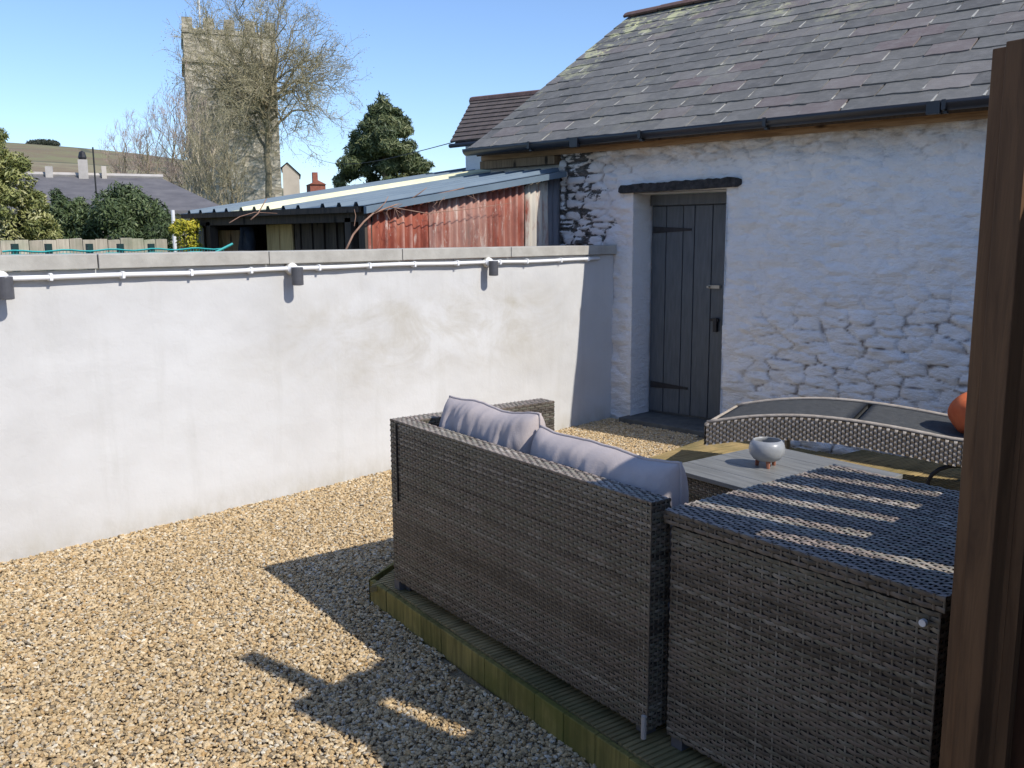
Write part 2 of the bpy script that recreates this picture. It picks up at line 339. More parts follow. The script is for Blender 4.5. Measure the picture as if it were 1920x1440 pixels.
# hill: ridge line read off the photograph, built as terrain 130 to 900 m away
ridge_px = [(-500,255),(-200,258),(0,266),(60,270),(150,277),(260,288),(360,302),(480,335),(620,385),(800,415),(1000,430),(1400,435)]
az_r = []; el_r = []
for x, y in ridge_px:
    d = ray(x, y); az_r.append(math.atan2(d[0], d[1])); el_r.append(d[2]/math.hypot(d[0], d[1]))
azs = np.linspace(az_r[0]-.3, az_r[-1], 170); rs = np.array(list(np.linspace(120, 700, 60))+list(np.linspace(720, 1200, 12)))
A_, R_ = np.meshgrid(azs, rs, indexing='ij'); el = np.interp(A_, az_r, el_r)
Hr = el*700
Z = 1.55+Hr*np.minimum(R_/700, 1)*(.3+.7*sstep(90, 700, R_))*(1-.25*sstep(720, 1200, R_)) + fbm(np.sin(A_)*R_/60, np.cos(A_)*R_/60)*3*sstep(120, 300, R_)*(1-sstep(600, 690, R_)) - 3*(1-sstep(120, 260, R_))
V = np.stack([np.sin(A_)*R_, np.cos(A_)*R_, Z], -1).reshape(-1, 3); n0, n1 = A_.shape
ii, jj = np.meshgrid(np.arange(n0-1), np.arange(n1-1), indexing='ij'); q = (ii*n1+jj).ravel()
tag(lnk('hill', np_mesh('hill', V, np.stack([q, q+n1, q+n1+1, q+1], 1), True), MAT['hill']), kind='structure')

# ------------------------------------------------------------------ foliage helpers
def leaf_mesh(name, lobes, n, size, up=.3, aspect=.6, shell=.45, lean=1.):
    """lobes: (cx,cy,cz,rx,ry,rz); leaves as bent quads through the outer part of each lobe"""
    lob = np.array(lobes, float); wgt = lob[:,3]*lob[:,4]+lob[:,4]*lob[:,5]; idx = rng.choice(len(lob), n, p=wgt/wgt.sum())
    d = rng.normal(size=(n,3)); d /= np.linalg.norm(d, axis=1)[:,None]; rad = 1-shell*rng.random(n)**1.5
    rad = rad*(1+.16*rng.normal(size=n)*.6)
    L = lob[idx]; P = L[:,:3]+d*L[:,3:]*rad[:,None]
    nrm = d+rng.normal(size=(n,3))*.7*lean; nrm[:,2] += up; nrm /= np.linalg.norm(nrm, axis=1)[:,None]
    t = np.cross(nrm, rng.normal(size=(n,3))); t /= np.linalg.norm(t, axis=1)[:,None]; b = np.cross(nrm, t)
    s = size*(.6+.8*rng.random(n))[:,None]; a = s*aspect
    V = np.stack([P-t*s, P+b*a*.5-nrm*s*.1, P+t*s, P-b*a*.5-nrm*s*.1], 1).reshape(-1, 3)
    tint = np.clip(rng.random(len(lob))[idx]*.45+rng.random(n)*.55, 0, 1)
    return np_mesh(name, V, np.arange(4*n).reshape(n, 4), False, {'tint': np.repeat(tint, 4)})
def seg_mesh(name, segs, sides=4):
    """segs: array (n,8) = p0,p1,r0,r1 as tapered prisms"""
    s = np.asarray(segs, float); p0, p1, r0, r1 = s[:,:3], s[:,3:6], s[:,6], s[:,7]
    t = p1-p0; t /= (np.linalg.norm(t, axis=1)[:,None]+1e-9); ref = np.where(np.abs(t[:,2:3]) < .9, [[0,0,1.]], [[1.,0,0]])
    u = np.cross(t, ref); u /= np.linalg.norm(u, axis=1)[:,None]; v = np.cross(t, u); k = np.arange(sides)*2*np.pi/sides
    ring = np.cos(k)[None,:,None]*u[:,None]+np.sin(k)[None,:,None]*v[:,None]
    V = np.concatenate([p0[:,None]+ring*r0[:,None,None], p1[:,None]+ring*r1[:,None,None]], 1).reshape(-1, 3)
    base = np.arange(len(s))[:,None]*2*sides; a = np.arange(sides); b = (a+1) % sides
    Fq = np.stack([base+a, base+b, base+sides+b, base+sides+a], -1).reshape(-1, 4)
    return np_mesh(name, V, Fq, sides > 3)
def path(p0, p1, r0, r1, n, wob, sag=0.):
    p0, p1 = np.array(p0, float), np.array(p1, float); L = np.linalg.norm(p1-p0); t = np.linspace(0, 1, n+1)[:,None]
    P = p0+(p1-p0)*t; off = rng.normal(size=(n+1,3))*wob*L; off[0] = 0; off[-1] *= .3; P = P+off; P[:,2] += (sag*L*np.sin(np.pi*t))[:,0]
    r = r0+(r1-r0)*t[:,0]; return P, r, [(*P[i], *P[i+1], r[i], r[i+1]) for i in range(n)]
def bare_tree(name, label, base, H, center, rad, n1=14, n2=8, n3=8, n4=7, tr=.28, mats=('bark','twig'), group=None, buds=0, lean=(0,0), twig_r=.012, low=-.5, fk=.55, up=.15):
    """trunk, limbs to points on an ellipsoid crown, branches and twigs; everything local to base"""
    base = np.array(base, float); root = thing(name, label, 'tree', tuple(base), 0, group)
    c = np.array(center, float); rad = np.array(rad, float)
    fork = np.array([lean[0], lean[1], c[2]-rad[2]*fk]); _, _, trunk = path((0,0,-.3), fork, tr, tr*.72, 6, .012)
    P2, r2, top = path(fork, c+np.array([0,0,rad[2]*.6]), tr*.7, tr*.15, 8, .02); trunk += top
    limbs = []; twigs = []; ends = []
    for i in range(n1):
        ph = i*2.39996+rng.random()*.5; ct = 1-(i+.5)/n1*(1-low); st = math.sqrt(max(0, 1-ct*ct))
        tgt = c+rad*np.array([math.cos(ph)*st, math.sin(ph)*st, ct])*rng.uniform(.8, 1.)
        k = rng.integers(0, 5); s0 = P2[k]; P, r, sg = path(s0, tgt, max(r2[k]*.65, tr*.2), tr*.05, 9, .025, .10 if ct > 0 else .22); limbs += sg
        for j in range(n2):
            a = rng.integers(2, 9); d = (P[min(a+1, 9)]-P[a-1]); d /= np.linalg.norm(d)+1e-9; dd = d*.75+rng.normal(size=3)*.6; dd[2] += up; dd /= np.linalg.norm(dd)
            e = P[a]+dd*rad.mean()*rng.uniform(.28, .55); qn = np.linalg.norm((e-c)/rad); e = c+(e-c)/max(1, qn)
            Pb, rb, sb = path(P[a], e, r[a]*.55, tr*.025, 5, .05, .05); limbs += sb
            for _ in range(n3):
                a2 = rng.integers(1, 6); dd2 = dd*.7+rng.normal(size=3)*.6; dd2[2] += up; dd2 /= np.linalg.norm(dd2); e2 = Pb[a2]+dd2*rad.mean()*rng.uniform(.12, .26)
                Pc, rc, sc = path(Pb[a2], e2, twig_r*1.6, twig_r, 3, .07, .03); twigs += sc
                for _ in range(n4):
                    a3 = rng.integers(1, 4); dd3 = dd2*.6+rng.normal(size=3)*.6; dd3[2] += up; dd3 /= np.linalg.norm(dd3); e3 = Pc[a3]+dd3*rad.mean()*rng.uniform(.05, .13)
                    twigs.append((*Pc[a3], *e3, twig_r*.9, twig_r*.5)); ends.append(e3)
    lnk('trunk', seg_mesh('trunk', trunk, 8), MAT[mats[0]], root)
    tag(lnk('branches', seg_mesh('branches', limbs, 5), MAT[mats[0]], root), kind='stuff')
    tag(lnk('twigs', seg_mesh('twigs', twigs, 3), MAT[mats[1]], root), kind='stuff')
    if buds:
        E = np.array(ends)[rng.integers(0, len(ends), buds)]+rng.normal(size=(buds,3))*.12
        lob = E; n = buds; nr = rng.normal(size=(n,3)); nr /= np.linalg.norm(nr, axis=1)[:,None]; t = np.cross(nr, rng.normal(size=(n,3))); t /= np.linalg.norm(t, axis=1)[:,None]; b = np.cross(nr, t); s = .032
        V = np.stack([E-t*s, E+b*s*.6, E+t*s, E-b*s*.6], 1).reshape(-1,3)
        tag(lnk('buds', np_mesh('buds', V, np.arange(4*n).reshape(n,4), False, {'tint': np.repeat(rng.random(n), 4)}), MAT['budleaf'], root), kind='stuff')
    return root
MAT['budleaf'] = m_leaf('spring_buds', [(0, (.26,.21,.11)), (.5, (.33,.28,.14)), (1, (.40,.34,.18))])
MAT['laurel'] = m_leaf('laurel_leaf', [(0, (.025,.04,.014)), (.5, (.07,.10,.035)), (.85, (.13,.165,.065)), (1, (.24,.27,.13))])
MAT['varieg'] = m_leaf('variegated_leaf', [(0, (.06,.075,.02)), (.35, (.16,.18,.05)), (.65, (.30,.30,.10)), (1, (.55,.52,.28))])
MAT['conif'] = m_leaf('conifer_needle', [(0, (.018,.030,.014)), (.35, (.06,.085,.035)), (.7, (.14,.16,.065)), (1, (.23,.235,.11))])
MAT['yellow'] = m_leaf('yellow_leaf', [(0, (.14,.18,.02)), (.4, (.38,.36,.03)), (.8, (.58,.48,.05)), (1, (.62,.34,.03))])
MAT['grove'] = m_leaf('far_grove_leaf', [(0, (.035,.045,.03)), (1, (.06,.07,.045))])

# ------------------------------------------------------------------ church tower
tp0 = at_d(357, 300, 55); tp1 = at_d(529, 300, 55)      # left and right bottom edges of the lit face
tu = (tp1-tp0); tw = math.hypot(tu[0], tu[1]); tang = math.atan2(tu[1], tu[0])+R(3.5)
tz = at_d(347, 28, 55)[2]
tow = thing('church_tower', 'square stone church tower with battlemented top behind the big bare tree', 'tower', (tp0[0], tp0[1], 0), tang)
TW = tw*.985; TH = tz-.9; TD = TW
MB().box(0, TW, 0, TD, 0, TH).build('wall', MAT['tower'], tow)
MB().box(-.12, TW+.12, -.12, TD+.12, TH-1.55, TH-1.35).build('string_course', MAT['tower'], tow)
MB().box(-.15, TW+.15, -.15, 0, 0, 3.2).build('plinth', MAT['tower'], tow)
par = MB(); par.box(-.06, TW+.06, -.06, .3, TH, TH+.25); par.box(-.06, TW+.06, TD-.3, TD+.06, TH, TH+.25); par.box(-.06, .3, .3, TD-.3, TH, TH+.25); par.box(TW-.3, TW+.06, .3, TD-.3, TH, TH+.25)
par.build('parapet', MAT['tower'], tow)
mer = MB().box(0, .55, -.03, .27, 0, .55).mesh('merlon'); 
for i in range(5):
    x = -.03+i*(TW-.49)/4
    for y in (-.03, TD-.24): lnk('merlon', mer, MAT['tower'], tow, (x, y, TH+.25))
for z0, z1, w0 in ((TH-3.9, TH-2.2, .9),):
    f = MB().box(TW*.5-w0/2, TW*.5+w0/2, -.03, .02, z0, z1).build('belfry_window', MAT['iron'], tow)
    for k in range(7): MB().box(TW*.5-w0/2+.04, TW*.5+w0/2-.04, -.09, -.035, z0+.1+k*.22, z0+.16+k*.22).build('louvre', MAT['tower'], f)
MB().tube([(.95, .8, TH), (.95, .8, TH+2.6)], .045, 8).build('flagpole', MAT['polewhite'], tow, True)

# big bare tree in front of it, and the slimmer ones to its left
b0 = at_d(503, 345, 50); k30 = 50/1711.3
bare_tree('bare_tree', 'tall round-crowned tree just breaking bud in front of the church tower', (b0[0], b0[1], 0), 13, (0, 0, EYE+(447-178)*k30), (4.35, 4.35, 4.4), 28, 8, 7, 6, .22, buds=22000, twig_r=.0075, low=-.9, fk=.8, up=.22)
for i, (px, ytop, D, wpx, lab, mt) in enumerate([
    (358, 150, 44, 50, 'slim pale-stemmed bare tree at the left edge of the church tower', ('birch','redtwig')),
    (378, 195, 42, 34, 'thin pale multi-branched tree low in front of the tower, left of centre', ('birch','twig')),
    (402, 185, 43, 38, 'pale straight-stemmed bare tree in front of the middle of the tower', ('birch','twig')),
    (432, 215, 41, 44, 'leafless spreading tree low between the pale stems and the big tree', ('bark','twig')),
    (335, 185, 52, 55, 'bare tree reaching left of the tower with reddish twigs', ('bark','redtwig')),
    (285, 222, 50, 52, 'rounded reddish bare tree above the house hip', ('bark','redtwig')),
    (240, 240, 54, 45, 'low reddish bare tree furthest left of the leafless row', ('bark','redtwig'))]):
    p = at_d(px, 380, D); k = D/1711.3; top = EYE+(447-ytop)*k
    bare_tree('bare_tree', lab, (p[0], p[1], 0), top, (0, 0, top*.62), (wpx*k, wpx*k, top*.38), 14, 6, 5, 3, .085, mt, None, 0, twig_r=.005, low=-.6, fk=.95, up=.75)
# evergreen conifer
cb = at_d(722, 330, 38); kc = 38/1711.3; lobes = []
ctop = EYE+(442-182)*kc
con = thing('conifer', 'dense dark evergreen conifer rising above the shed roof', 'tree', (cb[0], cb[1], 0))
ctop -= .35
prof = [(0, .16), (.04, .34), (.10, .48), (.2, .64), (.32, .85), (.45, 1), (1, 1)]
for i in range(230):
    t = rng.random()**1.1; rr = np.interp(t, [a for a, _ in prof], [b for _, b in prof])*1.85; an = rng.random()*6.28; q = rr*rng.uniform(.3, 1.0)
    s = rng.uniform(.22, .42)*(1 if t > .1 else .6); lobes.append((q*math.cos(an), q*math.sin(an), ctop-.25-t*(ctop-.9), s*1.15, s*1.15, s*.75))
for t in (.02, .06, .1, .16): lobes.append((0, 0, ctop-.1-t*ctop, .3+t, .3+t, .5))
tag(lnk('foliage', leaf_mesh('foliage', lobes, 90000, .115, .15, .45, .7, 1.2), MAT['conif'], con), kind='stuff')
MB().tube([(0,0,0), (0,0,ctop*.9)], [.22, .05], 8).build('trunk', MAT['bark'], con)
# hilltop grove
gl = []
for i in range(26):
    px = rng.uniform(53, 109); p = at_d(px, 270, 690); s = rng.uniform(1.5, 2.4); gl.append((p[0], p[1], at_d(px, 273-6*math.sin((px-50)/62*math.pi)**.6*rng.random()**.4, 690)[2], s*1.5, s*1.5, s))
tag(lnk('grove', leaf_mesh('grove', gl, 9000, .7, .2, .7, .8), MAT['grove']), 'dark clump of trees on the crest of the far hill', 'trees', kind='stuff')

# ------------------------------------------------------------------ far houses
def quad_solid(mb, a, b, c, d, th=.06):
    a, b, c, d = [np.array(v, float) for v in (a, b, c, d)]; n = np.cross(b-a, d-a); n /= np.linalg.norm(n); n *= th; mb.hexa([a-n, b-n, c-n, d-n, a, b, c, d]); return mb
hA = at_d(40, 327, 34); hB = at_d(300, 334, 34); hd = hB-hA; hL = math.hypot(hd[0], hd[1]); hz = (hA[2]+hB[2])/2
hs = thing('grey_roofed_house', 'low house with grey slate hipped roof and chimneys behind the hedge bushes', 'house', (hA[0], hA[1], 0), math.atan2(hd[1], hd[0]))
ez = at_d(360, 392, 33)[2]-.1; rd = 3.0
MB().box(-1.0, hL+1.4, -2.5, 2.5, 0, ez).build('wall', MAT['wallcream'], hs)
rf = MB(); r0, r1 = (0, 0, hz), (hL, 0, hz); e = [(-1.6,-rd,ez), (hL+1.9,-rd,ez), (hL+1.9,rd,ez), (-1.6,rd,ez)]
rf.add([r0, r1, *e, *[(x, y, ez-.12) for x, y, _ in e]], [(2,3,1,0), (3,4,1), (4,5,0,1), (5,2,0), (2,6,7,3), (3,7,8,4), (4,8,9,5), (5,9,6,2), (6,9,8,7)])
roof_h = rf.build('roof', MAT['houseroof'], hs)
MB().tube([(-.1,0,hz+.03), (hL+.1,0,hz+.03)], .09, 6).build('ridge', MAT['chim'], hs)
def house_x(px): p = at_d(px, 330, 34); return math.hypot(p[0]-hA[0], p[1]-hA[1])*(1 if px > 40 else -1)
ch = MB().box(house_x(148), house_x(166), -.25, .25, hz-.3, hz+.52).build('chimney', MAT['chim'], roof_h)
ch2 = MB().box(house_x(191), house_x(200), -.2, .2, hz-.3, hz+.33).build('chimney', MAT['wallcream'], roof_h)
ch3 = MB().box(house_x(86), house_x(100), -.2, .2, hz-.3, hz+.28).build('chimney', MAT['chim'], roof_h)
MB().lathe([(.10, 0), (.13, .08), (.09, .25), (.0, .3)], 8, (house_x(157), 0, hz+.52)).build('chimney_pot', MAT['iron'], hs)
pp = at_d(178, 330, 30); tag(MB().tube([(pp[0],pp[1],0), (pp[0],pp[1],at_d(178,276,30)[2])], .024, 6).build('utility_pole', MAT['cable']), 'thin dark pole standing in front of the far grey roof', 'pole')
g0 = at_d(531, 350, 60); g1 = at_d(562, 350, 60); gz = at_d(545, 306, 60)[2]; gd = g1-g0
gh = thing('gabled_house', 'pale house gable showing beside the right edge of the church tower', 'house', (g0[0], g0[1], 0), math.atan2(gd[1], gd[0])); gw = math.hypot(gd[0], gd[1])
MB().add([(0,0,0),(gw,0,0),(gw,0,gz-.7),(gw*.3,0,gz),(0,0,gz-.3),(0,5,0),(gw,5,0),(gw,5,gz-.7),(gw*.3,5,gz),(0,5,gz-.3)], [(0,1,2,3,4),(9,8,7,6,5),(0,5,6,1),(1,6,7,2),(4,9,5,0)]).build('wall', MAT['wallcream'], gh)
MB().add([(gw+.1,-.1,gz-.70),(gw*.3,-.1,gz+.06),(gw*.3,5.1,gz+.06),(gw+.1,5.1,gz-.70),(-.1,-.1,gz-.27),(-.1,5.1,gz-.27)], [(0,1,2,3)[::-1],(4,5,2,1)[::-1]]).build('roof', MAT['houseroof'], gh)
c0 = at_d(592, 340, 70); cz = at_d(592, 338, 70)[2]
rc = thing('brick_house', 'red brick chimney and roof tip between the big bare tree and the conifer', 'house', (c0[0], c0[1], 0), tang)
MB().box(-.55, .55, -1, 1, 0, cz-.3).build('wall', MAT['brick'], rc)
MB().add([(-.62,-1.1,cz-.35),(.62,-1.1,cz-.35),(.62,1.1,cz-.35),(-.62,1.1,cz-.35),(0,-1.1,cz-.05),(0,1.1,cz-.05)], [(0,1,4),(2,3,5),(1,2,5,4),(3,0,4,5)]).build('roof', MAT['brick'], rc)
MB().box(-.25, .12, -.3, .1, cz-.4, cz+.55).build('chimney', MAT['brick'], rc)
# overhead cable
ca, cb_ = at_d(560, 279, 45), on_y(868, 262, 9.0)
tag(MB().tube([ca+(cb_-ca)*t-np.array([0,0,.5*math.sin(math.pi*t)]) for t in np.linspace(0, 1, 14)], .007, 5).build('overhead_cable', MAT['cable']), 'thin overhead cable crossing the sky behind the conifer to the building', 'cable')

# ------------------------------------------------------------------ garden beyond the wall
def bush(name, label, px, py0, py1, D, halfpx, nl, leaves, size, mat, up=.4, lo=None):
    k = D/1711.3; b = at_d(px, 445, D); top = EYE+(447-py0)*k; root = thing(name, label, 'bush', (b[0], b[1], 0)); L = []
    rw = halfpx*k
    lo_ = lo or min(1.05, top-.5); kb = 1.7 if lo else 1
    for i in range(nl*2):
        an = rng.random()*6.28; f = math.sqrt(rng.random())*.86; q = rw*f; s = rng.uniform(.16, .30)*rw*kb; zz = lo_+(top-lo_-s*.9)*math.sqrt(1-f*f)*rng.uniform(.62, 1.03)
        L.append((q*math.cos(an), q*math.sin(an), zz, s, s, s*.85))
        if i % 2: L.append((q*math.cos(an), q*math.sin(an), lo_*rng.uniform(.3, 1), s, s, s))
    L.append((0, 0, lo_, rw*.72, rw*.72, (top-lo_)*.72))
    tag(lnk('foliage', leaf_mesh('foliage', L, leaves, size, up), MAT[mat], root), kind='stuff')
    st = MB()
    for i in range(5): an = i*1.26; st.tube([(0,0,0), (.3*rw*math.cos(an), .3*rw*math.sin(an), top*.5)], [.04, .015], 6)
    st.build('stems', MAT['bark'], root); return root
bush('variegated_bush', 'tall pale yellow-green variegated bush at the left edge of the view', -12, 236, 445, 10.5, 72, 40, 34000, .028, 'varieg')
bush('variegated_bush', 'low yellow-green bush spreading right of the tall variegated one', 62, 352, 445, 10.8, 44, 20, 14000, .028, 'varieg')
bush('laurel_bush', 'dark glossy round bush in front of the grey-roofed house', 228, 350, 445, 13, 98, 40, 42000, .032, 'laurel')
bush('laurel_bush', 'small brownish-green bush between the variegated bush and the dark round one', 125, 356, 445, 13.5, 56, 24, 20000, .032, 'laurel')
bush('yellow_shrub', 'bright yellow-leaved potted shrub left of the open shed', 352, 406, 445, 8.5, 26, 8, 2400, .020, 'yellow', lo=1.56)
p = at_d(345, 460, 8.9); tag(MB().lathe([(.04, 0), (.03, 1.35), (.06, 1.56), (.05, 1.56), (.03, 1.45)], 14, (0,0,0)).build('plant_pot', MAT['pinkpot'], loc=(p[0], p[1], 0)), 'tall pinkish clay planter under the yellow shrub', 'pot')
p = at_d(326, 430, 9.6); tag(MB().tube([(p[0],p[1],0), (p[0],p[1],at_d(326,394,9.6)[2])], .018, 8).build('clothes_pole', MAT['polewhite']), 'slim white upright pole beside the dark round bush', 'pole')
p = at_d(379, 430, 8.6); tag(MB().tube([(p[0],p[1],0), (p[0],p[1],at_d(379,428,8.6)[2])], .012, 8).build('garden_cane', MAT['gfence']), 'thin pale cane upright just right of the yellow shrub', 'cane')
a_, b_ = at_d(350, 450, 9.3), at_d(402, 450, 8.8)
t = MB(); V = [];
for i in range(9):
    s = a_+(b_-a_)*i/8; V.append((s[0], s[1], 1.60-.02*math.sin(i*1.3))); V.append((s[0]-.1, s[1]+.1, .02))
t.add(V, [(2*i, 2*i+1, 2*i+3, 2*i+2) for i in range(8)]); o = t.build('tarpaulin', MAT['tarp']); sm = o.modifiers.new('s', 'SOLIDIFY'); sm.thickness = .08
tag(o, 'dark blue sheet draped behind the yellow shrub, left of the shed', 'tarpaulin')
# board fence behind, steel posts with turquoise cord in front of it
fen = thing('board_fence', 'pale weathered vertical board fence below the bushes', 'fence', (-9.2, 0, 0))
bd = [MB().box(-.012, .012, -.058, .058, 0, 1.0, .004).mesh('board') for _ in range(3)]
for i in range(44):
    y = -.2+i*.122
    if y > on_x(321, 445, -9.2)[1]: break
    o = lnk('board', bd[i % 3], MAT['gfence'], fen, (random.uniform(-.006, .006), y, 0)); o.scale = (1, 1, 1.55+random.uniform(-.012, .008))
MB().box(-.06, -.02, -.3, 4.6, 1.2, 1.28).build('rail', MAT['gfence'], fen)
xs = [27, 90, 167, 225, 283]
for i, px in enumerate(xs):
    q = on_x(px, 457, -6.3)
    tag(MB().box(-.018, .018, -.018, .018, 0, q[2]).build('net_post', MAT['gpost'], loc=(q[0], q[1], 0)), ['leftmost dark green net post behind the wall coping', 'second dark green net post from the left behind the coping', 'middle one of the five dark green net posts behind the coping', 'second dark green net post from the right, below the dark bush', 'dark green net post nearest the yellow shrub, rightmost of the row'][i], 'post', 'dark green net posts behind the wall')
net = MB(); q0 = on_x(5, 478, -6.28); q1 = on_x(415, 470, -6.28)
for zz, rr in ((1.475, .006), (1.45, .004), (1.42, .004), (1.36, .003)): net.tube([(-6.28, q0[1]+(q1[1]-q0[1])*t, zz+.006*math.sin(t*31)) for t in np.linspace(0, 1, 26)], rr, 4)
for i in range(70): y = q0[1]+(q1[1]-q0[1])*i/69; net.tube([(-6.281, y, 1.3), (-6.281, y+.02, 1.475)], .0018, 3, False)
tag(net.build('garden_netting', MAT['net']), 'turquoise netting strung along the dark green posts', 'netting')
p = on_x(398, 476, -6.2); p2 = on_x(436, 457, -6.2); tag(MB().tube([p-(p2-p)*.5, p2], .009, 6).build('turquoise_stick', MAT['net']), 'turquoise stick leaning up in front of the open shed', 'stick')

# ------------------------------------------------------------------ rendered wall with coping, conduit, lights
rw = thing('rendered_wall', 'long white rendered garden wall with concrete coping', 'wall', (W_X, 0, 0))
NY, NZ = 420, 70; ys = np.linspace(-3, B_Y-.002, NY); zs = np.linspace(-.02, 1.40, NZ); Y, Zg = np.meshgrid(ys, zs, indexing='ij')
dx = fbm(Y*1.3, Zg*1.6, 2.)*.018+fbm(Y*9, Zg*9, 4., 3)*.0035
V = np.stack([dx, Y, Zg], -1).reshape(-1, 3); nb = len(V); ii, jj = np.meshgrid(np.arange(NY-1), np.arange(NZ-1), indexing='ij'); q = (ii*NZ+jj).ravel()
lnk('wall_face', np_mesh('wall_face', V, np.stack([q, q+NZ, q+NZ+1, q+1], 1), True), MAT['render'], rw)
MB().box(-.20, -.03, -3, B_Y-.01, -.02, 1.395).build('wall_core', MAT['render'], rw)
js = [-3, -2.0, -1.05, -.06, .93, 1.91, 2.88, 3.87, 4.90, B_Y-.004]
for a, b in zip(js[:-1], js[1:]):
    MB().box(-.24, .035, a+.003, b-.003, 1.402, 1.475).build('coping_stone', MAT['concrete'], rw, bevel=.004).location = (random.uniform(-.002, .002), 0, random.uniform(-.002, .002))
cdt = thing('cable_conduit', 'white plastic cable conduit clipped along the wall under the coping', 'conduit', (W_X+.028, 0, 1.372))
yy = np.linspace(-2.8, 5.95, 60); MB().tube([(.002*math.sin(y*5), y, .004*math.sin(y*2.1)+.002*math.sin(y*7)) for y in yy], .0125, 10).build('pipe', MAT['pvc'], cdt, True)
clip = MB().box(-.022, .004, -.008, .008, -.02, .018).box(-.006, .016, -.007, .007, -.0165, .0165).mesh('clip')
for y in [-1.5, -1.1, -.72, -.36, 0, .36, .72, 1.1, 1.68, 2.03, 2.4, 2.76, 3.22, 3.6, 3.97, 4.36, 4.78, 5.07, 5.46, 5.8]: lnk('clip', clip, MAT['pvc'], cdt, (0, y, .003*math.sin(y*2.1)))
def wall_light(y, lab):
    t = thing('wall_light', lab, 'wall light', (W_X, y, 1.36), 0, 'downlights along the white wall')
    MB().tube([(.005, .0, .012), (.04, 0, .012)], [.036, .036], 16).build('junction_box', MAT['pvcold'], t, False, .004)
    MB().tube([(.04, 0, .012), (.062, 0, .018)], [.036, .022], 16).build('cover', MAT['pvc'], t)
    lp = MB().tube([(.085, 0, .022), (.085, 0, -.082)], .034, 20).build('lamp_body', MAT['lampm'], t, False, .003)
    MB().tube([(.05, 0, .0), (.085, 0, .0)], .011, 8).build('arm', MAT['lampm'], t)
    MB().tube([(.085, 0, -.0825), (.085, 0, -.084)], .026, 16).build('lens', MAT['pvc'], lp)
wall_light(1.46, 'nearest dark grey wall downlight, cut by the left edge of view')
wall_light(3.03, 'middle dark grey downlight on the white wall, right of the big blank stretch')
wall_light(4.66, 'dark grey downlight on the white wall nearest the stone outbuilding')

# ------------------------------------------------------------------ outbuilding
ob = thing('stone_outbuilding', 'whitewashed rubble stone outbuilding with slate roof and plank door', 'building', (0, B_Y, 0))
X0, X1, ZT = -5.25, 1.2, 2.262; DX0, DX1, DZ = -4.48, -3.625, 1.89
st_ = .0135; nx = int((X1-X0)/st_); nz = int(ZT/st_)
gx = np.linspace(X0, X1, nx+1); gz_ = np.linspace(0, ZT, nz+1); GX, GZ = np.meshgrid(gx, gz_, indexing='ij')
# irregular courses of stone seeds
seeds = []; z = -.05
while z < ZT+.1:
    hgt = random.uniform(.035, .10)*(1.15 if z < 1.0 else 1); x = X0-.3+random.random()*.2
    while x < X1+.3:
        wd = random.uniform(.09, .36)*(1.1 if z < 1 else .9); seeds.append((x+wd/2, z+hgt/2+random.uniform(-.022, .022))); x += wd
    z += hgt
seeds = np.array(seeds); warpx = GX+fbm(GX*5, GZ*8, 1., 4)*.09; warpz = GZ+fbm(GX*2.5, GZ*6, 9., 4)*.05
px_, pz_ = warpx.ravel()/2.7, warpz.ravel(); sx_, sz_ = seeds[:,0]/2.7, seeds[:,1]
F1 = np.empty(len(px_)); F2 = np.empty(len(px_)); ID = np.empty(len(px_), int)
order = np.argsort(sz_); 
for a in range(0, len(px_), 4000):
    xs_ = px_[a:a+4000]; zs_ = pz_[a:a+4000]; selm = (sx_ > xs_.min()-.25) & (sx_ < xs_.max()+.25); si = np.where(selm)[0]
    d = (xs_[:,None]-sx_[si])**2+(zs_[:,None]-sz_[si])**2; k2 = np.argpartition(d, 1, axis=1)[:,:2]; dd = np.take_along_axis(d, k2, 1); sw = dd[:,0] > dd[:,1]
    F1[a:a+4000] = np.sqrt(np.where(sw, dd[:,1], dd[:,0])); F2[a:a+4000] = np.sqrt(np.where(sw, dd[:,0], dd[:,1])); ID[a:a+4000] = si[np.where(sw, k2[:,1], k2[:,0])]
ed = (F2-F1).reshape(GX.shape); IDg = ID.reshape(GX.shape)
lowr = sstep(1.35, .75, GZ+fbm(GX*1.2, GZ*1.2, 3.)*.5-.12*sstep(-3.3, -2.6, GX))*sstep(-3.6, -3.2, GX)
left = sstep(-4.55, -4.95, GX+fbm(GX*5, GZ*5, 6.)*.35)*sstep(1.30, 1.45, GZ)
ampl = .0070+.0145*lowr*(.4+.6*sstep(-.15, .15, fbm(GX*2.2, GZ*2.2, 4.)))+.020*left+.006*sstep(2.0, 2.2, GZ)
prof_ = sstep(0, .020, ed)*(.8+.2*sstep(.0, .05, ed)); rs_ = rng.random(len(seeds))[IDg]
Dy = -(prof_*ampl*(.55+.7*rs_)+fbm(GX*2.4, GZ*4.2, 5.)*.034+fbm(GX*9, GZ*22, 8., 4)*.020)
for side in (DX0, DX1): Dy *= np.where((np.abs(GX-side) < .03) & (GZ < DZ), .6, 1)
jnt = (1-sstep(.0, .015, ed))*np.clip(.12+.9*lowr+.9*left+.5*sstep(1.95, 2.2, GZ), 0, 1)
bare = np.clip(left*(.30+.75*fbm(GX*7, GZ*13, 3.5, 4)+.35*jnt+.25*(rs_ < .35)), 0, 1)
topv = sstep(2.02, 2.25, GZ+fbm(GX*3, GZ*3, 2.)*.06)*.8
vi = np.arange(GX.size).reshape(GX.shape); VV = np.stack([GX, Dy, GZ], -1).reshape(-1, 3); at = dict(joint=jnt.ravel(), bare=bare.ravel(), top=topv.ravel())
cxm = (GX[:-1,:-1]+GX[1:,1:])/2; czm = (GZ[:-1,:-1]+GZ[1:,1:])/2; keep = ~((cxm > DX0) & (cxm < DX1) & (czm < DZ))
